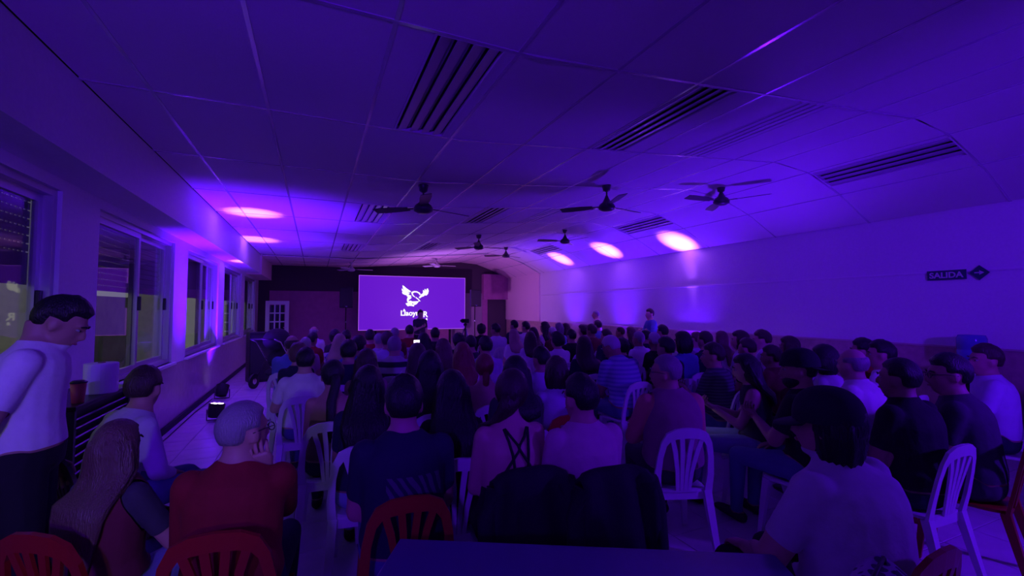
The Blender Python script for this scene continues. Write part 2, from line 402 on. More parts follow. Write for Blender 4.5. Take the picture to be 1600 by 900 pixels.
def text_part(name, body, parent, m, size, loc, rot, bold=0.0, ext=0.003):
    c = bpy.data.curves.new(name, 'FONT'); c.body = body; c.size = size; c.extrude = ext; c.offset = bold; c.align_x = 'CENTER'; c.align_y = 'CENTER'
    t = bpy.data.objects.new(name + '_tmp', c); COL.objects.link(t); bpy.context.view_layer.update()
    me = bpy.data.meshes.new_from_object(t.evaluated_get(bpy.context.evaluated_depsgraph_get())); bpy.data.objects.remove(t)
    me.materials.clear(); me.materials.append(m)
    xs_ = [v.co.x for v in me.vertices]; ys_ = [v.co.y for v in me.vertices]; ox, oy = (min(xs_)+max(xs_))/2, (min(ys_)+max(ys_))/2
    for v in me.vertices: v.co.x -= ox; v.co.y -= oy
    o = bpy.data.objects.new(name, me); COL.objects.link(o); o.parent = parent; o.location = loc; o.rotation_euler = rot
    return o
for body, cx, cy, sz in (('Llaoyn', 410, 604, 0.27), ('R', 655, 610, 0.30), ('A', 318, 548, 0.13), ('s', 668, 690, 0.16)):
    p = lg(cx, cy); text_part('lettering', body, scr, M_logo, sz, (p[0], -.017, p[2]), (math.pi/2, 0, 0), 0.008)

# loudspeakers on stands
def loudspeaker(px, py0, py1, Y, which):
    p = on_far(px, py0, Y); q = on_far(px, py1, Y); h = p.z - q.z; wd = h*.62
    st = empty('speaker_stand', (p.x, Y, 0), 0, 'black tripod stand carrying the loudspeaker %s' % which, 'stand', 'loudspeaker stands')
    MB().tube([(0,0,.3), (0,0,q.z+.02)], .018).build('pole', M_blackmetal, st, smooth=True)
    MB().tube([(0,0,.62), (0,0,.7)], .03).build('collar', M_blackmetal, st)
    MB().tube([(0,0,1.15), (0,0,1.2)], .028).build('clamp', M_chrome, st)
    for k in range(3):
        a = k*2.094+.5; MB().tube([(0,0,.64), (.5*math.cos(a), .5*math.sin(a), .012)], .012, 6).build('leg', M_blackmetal, st)
    sp = empty('loudspeaker', (p.x, Y, q.z+.02), 0.0, 'black box loudspeaker raised %s' % which, 'loudspeaker', 'stage loudspeakers')
    m = MB(); m.add([(-wd/2,-.16,0),(wd/2,-.16,0),(wd*.36,.18,0),(-wd*.36,.18,0),(-wd/2,-.16,h),(wd/2,-.16,h),(wd*.36,.18,h),(-wd*.36,.18,h)],
        [(0,3,2,1),(4,5,6,7),(0,1,5,4),(1,2,6,5),(2,3,7,6),(3,0,4,7)])
    m.build('cabinet', M_black, sp, bevel=.015)
    MB().box((-wd*.44,-.175,h*.06), (wd*.44,-.16,h*.94)).build('grille', mat('steel_grille', (.03,.03,.035), .5, bump=.3, scale=300), sp, bevel=.006)
    MB().box((-.03,-.18,h*.05), (.03,-.175,h*.09)).build('badge', M_chrome, sp)
loudspeaker(541, 450, 482, 15.9, 'beside the maroon panelling')
loudspeaker(742, 453.5, 480, 15.6, 'before the pale board')
# video camera on a tripod
p = unproj(727, 500, 9.6)
t = empty('camera_tripod', (p.x, p.y, 0), 0.4, 'light metal tripod holding a video camera before the screen', 'tripod')
hz = p.z - .1
MB().tube([(0,0,.55), (0,0,hz)], .016).build('column', M_blackmetal, t)
MB().ellipsoid((0,0,hz), (.04,.04,.035)).build('head', M_black, t, smooth=True)
for k in range(3):
    a = k*2.094+.2; MB().tube([(.02*math.cos(a),.02*math.sin(a),hz-.08), (.24*math.cos(a),.24*math.sin(a),.55), (.42*math.cos(a),.42*math.sin(a),.008)], [.016,.013,.01], 8).build('leg', M_chrome, t, smooth=True)
v = empty('video_camera', (p.x, p.y, hz+.035), 0.3, 'small black video camera on top of the tripod', 'camera')
MB().box((-.04,-.09,0), (.04,.09,.09)).build('body', M_black, v, bevel=.008)
MB().tube([(0,.09,.045), (0,.15,.045)], .032, 12).build('lens', M_black, v, smooth=True)
MB().box((-.11,-.03,.03), (-.045,-.02,.08)).build('flip_screen', M_black, v)

# ceiling fans
M_fan = mat('fan_enamel', (0.05, 0.045, 0.05), 0.35); M_fanw = mat('fan_enamel_white', (0.6, 0.58, 0.6), 0.35)
def fan(x, y, drop, rot, m, which, nb=3):
    z = ceil_z(x); e = empty('ceiling_fan', (x, y, z-.004), rot, '%s ceiling fan %s' % ('dark' if m is M_fan else 'pale', which), 'fan', 'ceiling fans')
    MB().lathe([(.02,-.09),(.05,-.07),(.065,-.005),(.065,.004)], n=16).build('canopy', m, e, smooth=True)
    MB().tube([(0,0,-.05), (0,0,-drop)], .012, 8).build('rod', m, e, smooth=True)
    MB().lathe([(.02,-.13),(.07,-.125),(.115,-.1),(.12,-.07),(.1,-.03),(.06,.0),(.03,.06),(.015,.1)], (0,0,-drop), 20).build('motor', m, e, smooth=True)
    for k in range(nb):
        a = 2*math.pi*k/nb; c, s = math.cos(a), math.sin(a)
        pts = [(r*c, r*s, -drop-.06-.0*r) for r in (.2, .35, .55, .68)]
        b = MB(); b.sweep(pts, [.045,.062,.07,.06], .004, (-s, c, .22)); b.build('blade', m, e)
        MB().sweep([(.09*c, .09*s, -drop-.06), (.23*c, .23*s, -drop-.06)], .018, .005, (-s, c, .1)).build('blade_iron', m, e)
fan(1.2, 5.4, .22, .35, M_fan, 'nearest the windows in the front row')
fan(3.77, 5.15, .24, .2, M_fan, 'hanging in the middle of the front row')
fan(5.75, 4.9, .16, 1.0, M_fan, 'on the sloping side beside the bright right wall')
fan(3.5, 9.8, .22, .1, M_fan, 'in the middle of the second row')
fan(5.5, 9.2, .22, .8, M_fan, 'second row, nearest the tiled wall')
fan(1.05, 15.3, .2, .05, M_fanw, 'over the stage bay near the windows')
fan(3.9, 15.3, .2, .0, M_fanw, 'over the stage bay above the screen')
fan(5.4, 12.6, .2, .5, M_fan, 'third row, nearest the tiled wall')

# wash lamp housings
M_led = mat('violet_led', (0.1, 0.1, 0.1), 0.3, emit=(0.75, 0.5, 1.0), estr=12.0)
def washlamp(loc, target, label, stand=0.0, cat='lamp'):
    e = empty('wash_lamp', (loc[0], loc[1], 0), 0, label, cat, 'wash lamps along the walls')
    d = (Vector(target)-Vector(loc)).normalized(); M = Matrix.Translation((0,0,loc[2])) @ d.to_track_quat('Z', 'Y').to_matrix().to_4x4()
    MB().lathe([(.05,-.13),(.085,-.12),(.1,-.05),(.105,.07),(.105,.075)], n=20, M=M).build('can', M_black, e, smooth=False)
    le = MB()
    for k in range(7):
        a = k*1.0472; r = .06 if k < 6 else 0
        le.lathe([(.018,.076),(.018,.082)], (r*math.cos(a), r*math.sin(a), 0), 10, M)
    le.build('led_array', M_led, e)
    y = MB()
    for s in (-1, 1): y.sweep([(s*.115, 0, loc[2]), (s*.115, 0, max(.02, loc[2]-.15))], .02, .004, (0,1,0))
    y.sweep([(-.118, 0, max(.012, loc[2]-.155)), (.118, 0, max(.012, loc[2]-.155))], .02, .004, (0,1,0))
    y.build('yoke', M_blackmetal, e)
    if stand:
        MB().tube([(0,0,.3), (0,0,loc[2]-.155)], .016).build('pole', M_blackmetal, e)
        for k in range(3):
            a = k*2.094; MB().tube([(0,0,.6), (.4*math.cos(a), .4*math.sin(a), .012)], .011, 6).build('leg', M_blackmetal, e)
for (l, tg, p, lab) in PARS: washlamp(l, tg, lab)
for k, (l, tg, *_r) in enumerate(WASH):
    d = (Vector(tg)-Vector(l)).normalized(); washlamp(tuple(Vector(l)-d*.12), tg, ('flood lamp on a stand beside the water cooler', 'flood lamp on a tall stand in the back corner', 'added fill flood on a tall stand behind the standing person', 'added fill flood on a tall stand in the middle at the back')[k], 1.0)
e = empty('fill_wall_lamp', (BACK_FILL[0][0], Y0, BACK_FILL[0][2]+.12), 0, 'added white shaded fill lamp on the back wall', 'lamp')
MB().box((-.06,0,-.06), (.06,.02,.06)).build('wall_plate', M_white, e); MB().tube([(0,.02,0), (0,.1,.02), (0,.13,-.03)], .01).build('arm', M_chrome, e)
MB().lathe([(.03,.02),(.09,-.08),(.085,-.08),(.028,.015)], (0,.13,-.03)).build('shade', M_white, e, smooth=True)
d = (Vector(STAGE[1])-Vector(STAGE[0])).normalized()
washlamp(tuple(Vector(STAGE[0])-d*.12), STAGE[1], 'low pink lamp on a stand lighting the stage bay', 1.0)
MB().tube([(-1.66, 9.5, .02), (-1.7, 8.4, .012), (-1.68, 7.0, .012), (-1.7, 5.2, .012)], .008, 6).build('power_cable', M_black, smooth=True, label='black power cable running along the foot of the window wall', cat='cable')

# exit sign and arrow
M_sign = mat('sign_green', (0.02, 0.10, 0.09), 0.4); M_sgw = mat('sign_white', (0.6, 0.62, 0.6), 0.5)
e = empty('exit_sign', (XR-.021, 2.935, 2.075), 0, 'dark SALIDA exit sign on the bright wall', 'sign')
MB().box((-.006, -.195, -.062), (.006, .195, .062)).build('plate', M_sign, e, bevel=.002)
text_part('lettering', 'SALIDA', e, M_sgw, .102, (-.008, 0, 0), (math.pi/2, 0, -math.pi/2), .003, .001)
e = empty('arrow_sign', (XR-.021, 2.62, 2.085), 0, 'small dark diamond arrow sign beside the exit sign', 'sign')
m = MB(); r = .092; m.add([(-.006,0,-r),(-.006,r,0),(-.006,0,r),(-.006,-r,0),(.006,0,-r),(.006,r,0),(.006,0,r),(.006,-r,0)], [(0,1,2,3),(7,6,5,4)]+[(i,i+4,(i+1)%4+4,(i+1)%4) for i in range(4)])
m.build('plate', M_sign, e)
m = MB(); m.box((-.009, -.005, -.008), (-.007, .045, .008)); m.add([(-.009,0,.028),(-.009,0,-.028),(-.009,-.045,0),(-.007,0,.028),(-.007,0,-.028),(-.007,-.045,0)], [(0,1,2),(5,4,3),(0,3,4,1),(1,4,5,2),(2,5,3,0)])
m.build('arrow', M_sgw, e)

# water cooler and dark cabinet by the tiled wall
e = empty('water_cooler', (7.2, 2.62, 0), 0, 'white water cooler with upturned blue bottle against the tiled wall', 'water cooler')
MB().box((-.16,-.16,0), (.16,.16,.98)).build('body', M_white, e, bevel=.02)
MB().box((-.165,-.11,.62), (-.155,.11,.82)).build('recess_panel', M_black, e)
for s in (-1, 1): MB().tube([(-.16, s*.05, .78), (-.2, s*.05, .78), (-.205, s*.05, .75)], .012, 8).build('tap', mat('tap_red' if s > 0 else 'tap_blue', (.5,.03,.03) if s > 0 else (.03,.1,.5), .4), e)
MB().lathe([(.03,0),(.04,.03),(.12,.07),(.135,.1),(.135,.16),(.128,.17),(.135,.18),(.135,.30),(.12,.345),(.04,.35)], (0,0,.98), 24).build('bottle', mat('blue_bottle', (.10,.16,.42), .08, spec=.6), e, smooth=True)
e = empty('sideboard', (6.55, 1.35, 0), 0, 'dark wooden sideboard by the water cooler', 'sideboard')
MB().box((-.25,-.45,.06), (.5,.45,.82)).build('body', mat('dark_wood', (.05,.03,.025), .5, vary=.2, scale=8, stretch=(1,8,1)), e)
MB().box((-.28,-.48,.82), (.53,.48,.85)).build('top', MATS['dark_wood'], e, bevel=.006)
for s in (-1, 1):
    d = MB().box((-.265, min(0.01*s, .43*s), .1), (-.25, max(0.01*s, .43*s), .78)).build('door', MATS['dark_wood'], e, bevel=.004)
    MB().ellipsoid((-.28, .06*s, .5), (.014,.014,.014)).build('knob', M_chrome, d)
for x in (-.22, .46):
    for y in (-.42, .42): MB().box((x-.02,y-.02,0), (x+.02,y+.02,.06)).build('foot', MATS['dark_wood'], e)

# slatted heater cabinet under the windows with a paper roll and a cup
e = empty('heater_cabinet', (-1.58, 4.2, 0), 0, 'black slatted heater cabinet standing under the windows', 'cabinet')
MB().box((-.16,-.46,.0), (.15,.46,.99)).build('body', M_black, e)
MB().box((-.18,-.48,.99), (.20,.48,1.02)).build('top', M_blackmetal, e, bevel=.005)
M_sl = mat('black_slat', (.02,.02,.025), .3)
for k in range(15):
    z = .1 + k*.058; MB().sweep([(.172,-.44,z), (.172,.44,z)], .022, .005, (.6,0,.8)).build('slat', M_sl, e)
for y in (-.45, .45): MB().box((.15, y-.015, .04), (.19, y+.015, .99)).build('upright', M_sl, e)
p = (-1.45, 4.28, 1.02)
e = empty('paper_roll', p, 0, 'white paper towel roll standing on the black heater cabinet', 'paper roll')
MB().lathe([(.02,0),(.095,0),(.1,.006),(.1,.215),(.095,.22),(.02,.22)], n=24).build('roll', mat('white_paper', (.78,.78,.78), .85, bump=.1, scale=60), e, smooth=False)
MB().lathe([(.018,.205),(.022,.205),(.022,.226),(.018,.226)], n=16).build('core', mat('brown_card', (.3,.2,.12), .8), e)
e = empty('cup', (-1.43, 3.88, 1.02), 0, 'reddish plastic cup with dark lid beside the paper roll', 'cup')
MB().lathe([(.03,0),(.032,.004),(.042,.13),(.04,.13)], n=20).build('cup_wall', mat('red_plastic_cup', (.5,.08,.08), .4), e, smooth=True)
MB().lathe([(.045,.13),(.046,.138),(.03,.148)], n=20).build('lid', M_black, e)

# glazed door at the end of the window wall
dp = on_far(415, 470, 16.55); dq = on_far(452, 470, 16.55)
e = empty('door_1', (dp.x, 16.55, 0), 0); e['kind'] = 'structure'; e['label'] = 'white glazed door with small panes at the end of the window wall'
W = dq.x-dp.x; H = dp.z
m = MB(); m.box((0,0,0), (.12,.045,H)); m.box((W-.12,0,0), (W,.045,H)); m.box((.12,0,H-.12), (W-.12,.045,H)); m.box((.12,0,0), (W-.12,.045,.62))
m.build('door_leaf', M_white, e)
for k in (1, 2): x = .12+(W-.24)*k/3; MB().box((x-.02,.005,.62), (x+.02,.04,H-.12)).build('glazing_bar', M_white, e)
for k in (1, 2, 3): z = .62+(H-.74)*k/4; MB().box((.12,.01,z-.02), (W-.12,.035,z+.02)).build('glazing_bar', M_white, e)
for i in range(3):
    for j in range(4):
        x0 = .12+(W-.24)*i/3; z0 = .62+(H-.74)*j/4; MB().box((x0+.02,.02,z0+.02), (x0+(W-.24)/3-.02,.026,z0+(H-.74)/4-.02)).build('pane', mat('dark_pane', (.02,.02,.03), .05), e)
MB().tube([(W-.06,-.01,1.0), (W-.06,-.05,1.0), (W-.16,-.055,1.0)], .01, 8).build('door_handle', M_chrome, e)

# floor monitor box and stroller by the window wall
e = empty('monitor_speaker', (-1.15, 11.5, 0), .3, 'black upright speaker box on the floor beside the stroller', 'loudspeaker')
MB().box((-.22,-.2,.0), (.22,.2,1.1)).build('cabinet', M_black, e, bevel=.012)
MB().box((-.19,-.21,.06), (.19,-.2,1.04)).build('grille', MATS['steel_grille'], e)
st = empty('baby_stroller', (-.72, 10.6, 0), -.5, 'black baby stroller parked beside the window wall', 'stroller')
M_cloth = mat('black_canvas', (.015,.015,.02), .85, bump=.2, scale=60)
m = MB(); n = 9
for i in range(n):
    a = -0.3 + i/(n-1)*1.9
m.ellipsoid((0,-.02,.98), (.25,.3,.24), 16, 10); m.build('hood', M_cloth, st, smooth=True)
MB().ellipsoid((0,.12,.62), (.22,.34,.2), 16, 10, Matrix.Rotation(.4,3,'X')).build('seat', M_cloth, st, smooth=True)
MB().ellipsoid((0,.0,.3), (.2,.28,.1), 14, 8).build('basket', M_cloth, st, smooth=True)
for s in (-1, 1):
    MB().tube([(s*.25,-.5,1.02), (s*.26,-.3,.95), (s*.26,.0,.6), (s*.25,.4,.14)], .013, 8).build('side_tube', M_chrome, st, smooth=True)
    MB().tube([(s*.26,.05,.62), (s*.27,-.3,.15)], .012, 8).build('rear_leg', M_blackmetal, st, smooth=True)
MB().tube([(-.25,-.5,1.02), (0,-.53,1.03), (.25,-.5,1.02)], .017, 8).build('handle', M_black, st, smooth=True)
for x, y, r in ((-.25,.42,.1), (.25,.42,.1), (-.28,-.32,.15), (.28,-.32,.15)):
    M = Matrix.Translation((x,y,r)) @ Matrix.Rotation(math.pi/2,4,'Y')
    wo = MB().lathe([(r*.72,-.02),(r,-.018),(r,.018),(r*.72,.02)], n=20, M=M).build('wheel', M_black, st)
    MB().lathe([(.03,-.025),(r*.72,-.012),(r*.72,.012),(.03,.025)], n=20, M=M).build('hub', M_chrome, wo)

# foreground table, spotted bag on a stool
A = unproj(625, 838, 1.73); B = unproj(1210, 868, 1.62)
az = math.atan2(B.y-A.y, B.x-A.x); L = math.hypot(B.x-A.x, B.y-A.y)
tb = empty('table', (A.x, A.y, 0), az, 'dark blue topped table at the bottom edge of the picture', 'table')
TH = (A.z+B.z)/2
MB().box((0,-.75,TH-.03), (L,0,TH)).build('tabletop', mat('dark_blue_laminate', (.10,.10,.22), .35, bump=.02, scale=50), tb, bevel=.006)
for x in (.06, L-.06):
    for y in (-.69, -.06): MB().tube([(x,y,0), (x,y,TH-.03)], .018, 10).build('leg', M_blackmetal, tb, smooth=True)
m = MB(); m.box((.06,-.075,TH-.08), (L-.06,-.05,TH-.03)); m.box((.06,-.7,TH-.08), (L-.06,-.675,TH-.03)); m.build('apron', M_blackmetal, tb)
c = unproj(1372, 925, 1.12)
stl = empty('stool', (c.x, c.y, 0), .3, 'dark round stool carrying the spotted bag at the lower right corner', 'stool')
MB().lathe([(.15,.70),(.165,.705),(.165,.73),(.155,.74)], n=24).build('seat', MATS['dark_wood'], stl)
for k in range(4):
    a = k*1.5708+.4; MB().tube([(.1*math.cos(a),.1*math.sin(a),.7), (.17*math.cos(a),.17*math.sin(a),0)], .015, 8).build('leg', MATS['dark_wood'], stl)
def spotted():
    m = mat('spotted_fabric', (.35,.2,.4), .8); nt = m.node_tree; b = nt.nodes['Principled BSDF']
    v = nt.nodes.new('ShaderNodeTexVoronoi'); v.inputs['Scale'].default_value = 22; v.inputs['Randomness'].default_value = .25; cr = nt.nodes.new('ShaderNodeValToRGB')
    tc = nt.nodes.new('ShaderNodeTexCoord'); nt.links.new(tc.outputs['Object'], v.inputs['Vector'])
    cr.color_ramp.elements[0].position = .38; cr.color_ramp.elements[1].position = .42
    cr.color_ramp.elements[0].color = (.05,.02,.08,1); cr.color_ramp.elements[1].color = (.38,.22,.45,1)
    nt.links.new(v.outputs['Distance'], cr.inputs[0]); nt.links.new(cr.outputs[0], b.inputs['Base Color'])
    return m
bg_ = empty('fabric_bag', (c.x, c.y, .74), .3, 'dark spotted fabric bag on the stool at the lower right corner', 'bag')
zt = c.z + .04 - .74
m = MB(); v = []; f = []
rings = [(0,.13,.08), (.04,.15,.1), (zt*.6,.15,.09), (zt*.9,.14,.06), (zt,.12,.03)]
for z, rx, ry in rings:
    for k in range(20):
        a = 2*math.pi*k/20; q = 2/3.2; ca, sa = math.cos(a), math.sin(a)
        v.append((rx*math.copysign(abs(ca)**q, ca), ry*math.copysign(abs(sa)**q, sa), z + .006*math.sin(3*a)*(z > .01)))
for i in range(len(rings)-1):
    for k in range(20): f.append((i*20+k, i*20+(k+1)%20, (i+1)*20+(k+1)%20, (i+1)*20+k))
f.append(tuple(range(19,-1,-1))); f.append(tuple(80+k for k in range(20)))
m.add(v, f); m.build('pouch', spotted(), bg_, smooth=True)
MB().tube([(-.1,0,zt-.02), (-.08,.0,zt+.015), (.08,0,zt+.015), (.1,0,zt-.02)], .006, 6).build('strap', M_black, bg_, smooth=True)

# ------------------------------------------------------------------ plastic chairs
M_chw = mat('white_chair_plastic', (.66,.66,.68), .38, bump=.03, scale=90); M_chr = mat('red_chair_plastic', (.34,.014,.012), .36, bump=.03, scale=90)
M_chd = mat('dark_chair_wood', (.045,.025,.02), .45)
def chair_parts():
    P = []
    s = MB(); n = 28; v = []; f = []
    rows = [(.9,.415,0),(1.0,.425,0),(1.0,.44,0),(.93,.446,0),(.6,.438,0),(.25,.434,0)]
    for sc, z, _ in rows:
        for k in range(n):
            a = 2*math.pi*k/n; ca, sa = math.cos(a), math.sin(a); q = .42
            v.append((.215*sc*math.copysign(abs(ca)**q, ca), .03 + .215*sc*math.copysign(abs(sa)**q, sa), z - (.02 if sa > .9 and sc > .9 else 0)))
    for i in range(len(rows)-1):
        for k in range(n): f.append((i*n+k, i*n+(k+1)%n, (i+1)*n+(k+1)%n, (i+1)*n+k))
    f.append(tuple(range(n-1,-1,-1))); f.append(tuple((len(rows)-1)*n+k for k in range(n)))
    P.append(('seat', s.add(v, f)))
    path = [(-.205,-.175,.43), (-.215,-.2,.55), (-.215,-.225,.68), (-.2,-.243,.77), (-.165,-.255,.82), (-.1,-.263,.843), (0,-.266,.85)]
    path = path + [(-x, y, z) for x, y, z in path[-2::-1]]
    b = MB(); b.sweep(path, .009, [.03,.026,.024,.027,.032,.034,.034,.034,.032,.027,.024,.026,.03], (0,1,.1)); P.append(('back_frame', b))
    for k in range(4):
        u = (k-1.5)/1.5
        sl = MB(); sl.sweep([(u*.045,-.185,.44), (u*.06,-.21,.58), (u*.095,-.24,.72), (u*.135,-.258,.82)], [.014,.016,.019,.02], .006, (1,0,0)); P.append(('slat', sl))
    for sx in (-1, 1):
        l = MB(); l.sweep([(sx*.195,.19,.43), (sx*.215,.215,.2), (sx*.23,.235,.0)], [.03,.025,.02], [.022,.018,.014], (1,0,0)); P.append(('leg', l))
        l = MB(); l.sweep([(sx*.2,-.165,.43), (sx*.215,-.215,.2), (sx*.23,-.26,.0)], [.03,.026,.02], [.022,.018,.014], (1,0,0)); P.append(('leg', l))
    P.append(('apron', MB().box((-.19,.2,.36), (.19,.215,.43)))); P.append(('apron', MB().box((-.19,-.17,.37), (.19,-.155,.43))))
    return P
CHP = chair_parts(); CH_MESH = {}
for _n, _b in CHP: _b.v = [(x*(.86 if z < .5 else .86-.1*min(1,(z-.5)/.3)), y, z*.975) for x, y, z in _b.v]
def chair_meshes(m):
    if m.name not in CH_MESH:
        whole = MB()
        for nme, b in CHP: whole.add(b.v, b.f)
        CH_MESH[m.name] = ([(nme, b.mesh('chair_' + nme, m)) for nme, b in CHP], whole.mesh('chair_shell', m))
    return CH_MESH[m.name]
def chair(loc, rz, m, label, detail=True, group='plastic chairs of the audience'):
    parts, whole = chair_meshes(m)
    if detail:
        e = empty('plastic_chair', loc, rz, label, 'chair', group)
        for nme, me in parts: link_copy(nme, me, e)
    else:
        e = bpy.data.objects.new('plastic_chair', whole); COL.objects.link(e); e.location = loc; e.rotation_euler = (0, 0, rz); tag(e, label, 'chair', group)
    return e
# ------------------------------------------------------------------ people
rnd = random.Random(7)
def rot3(yaw, pitch, tilt):
    return Matrix.Rotation(yaw, 3, 'Z') @ Matrix.Rotation(-pitch, 3, 'X') @ Matrix.Rotation(tilt, 3, 'Y')
def loft(rings, n=14):
    v = []; f = []
    for c, u, w in rings:
        for k in range(n):
            a = 2*math.pi*k/n; v.append(Vector(c) + Vector(u)*math.cos(a) + Vector(w)*math.sin(a))
    m = len(rings)
    for i in range(m-1):
        for k in range(n): f.append((i*n+k, i*n+(k+1)%n, (i+1)*n+(k+1)%n, (i+1)*n+k))
    f.append(tuple(range(n-1,-1,-1))); f.append(tuple((m-1)*n+k for k in range(n)))
    return v, f
def capsule(mb, p0, r0, p1, r1, n=10):
    p0, p1 = Vector(p0), Vector(p1); t = (p1-p0).normalized()
    mb.tube([p0-t*r0*.95, p0-t*r0*.6, p0, p0.lerp(p1,.5), p1, p1+t*r1*.6, p1+t*r1*.95], [r0*.3, r0*.8, r0, (r0+r1)/2, r1, r1*.8, r1*.3], n)
SCRATCH = bpy.data.scenes.new('scratch')
def voxel_mesh(mb, vox, smooth=4):
    me = bpy.data.meshes.new('tmp'); me.from_pydata(mb.v, [], mb.f); me.update()
    o = bpy.data.objects.new('tmp', me); SCRATCH.collection.objects.link(o)
    r = o.modifiers.new('r', 'REMESH'); r.mode = 'VOXEL'; r.voxel_size = vox; r.adaptivity = 0
    s = o.modifiers.new('s', 'SMOOTH'); s.factor = .5; s.iterations = smooth
    vl = SCRATCH.view_layers[0]; vl.update(); dg = vl.depsgraph; ev = o.evaluated_get(dg); m2 = ev.to_mesh()
    n = len(m2.vertices); co = np.empty(n*3, np.float32); m2.vertices.foreach_get('co', co); no = np.empty(n*3, np.float32); m2.vertex_normals.foreach_get('vector', no)
    nl = len(m2.loops); li = np.empty(nl, np.int32); m2.loops.foreach_get('vertex_index', li)
    faces = li.reshape(-1, 4)          # voxel remeshing gives quads only
    ev.to_mesh_clear(); bpy.data.objects.remove(o); bpy.data.meshes.remove(me)
    return co.reshape(-1,3), no.reshape(-1,3), faces
def hand(mb, wrist, d, up, side, curl=.5, n=6):
    """palm and five fingers; side = direction of the thumb"""
    d = Vector(d).normalized(); up = Vector(up); up = (up - d*up.dot(d)).normalized(); s = d.cross(up).normalized()
    if s.dot(Vector(side)) < 0: s = -s
    w = Vector(wrist)
    mb.add(*loft([(w-d*.01, s*.024, up*.019), (w+d*.02, s*.03, up*.018), (w+d*.06, s*.042, up*.016), (w+d*.09, s*.04, up*.013), (w+d*.1, s*.03, up*.008)], 8))
    for q, (off, ln) in enumerate(((.031,.068), (.011,.078), (-.01,.073), (-.03,.056))):
        b = w + d*.088 + s*off; dirv = d; pts = [b]; r = .0085
        for sgm in range(3):
            dirv = (dirv*math.cos(curl*.55) - up*math.sin(curl*.55)*1.0).normalized(); pts.append(pts[-1] + dirv*ln*(.45,.32,.23)[sgm])
            dirv = (d*math.cos(curl*.55*(sgm+2)) - up*math.sin(curl*.55*(sgm+2))).normalized()
        mb.tube(pts, [r, r*.95, r*.85, r*.6], n)
    b = w + d*.025 + s*.03; t1 = (d*.65 + s*.75 - up*.2).normalized(); t2 = (d*.95 + s*.2 - up*.3).normalized()
    mb.tube([b - t1*.01, b + t1*.035, b + t1*.035 + t2*.03, b + t1*.035 + t2*.052], [.013, .0115, .01, .006], n)

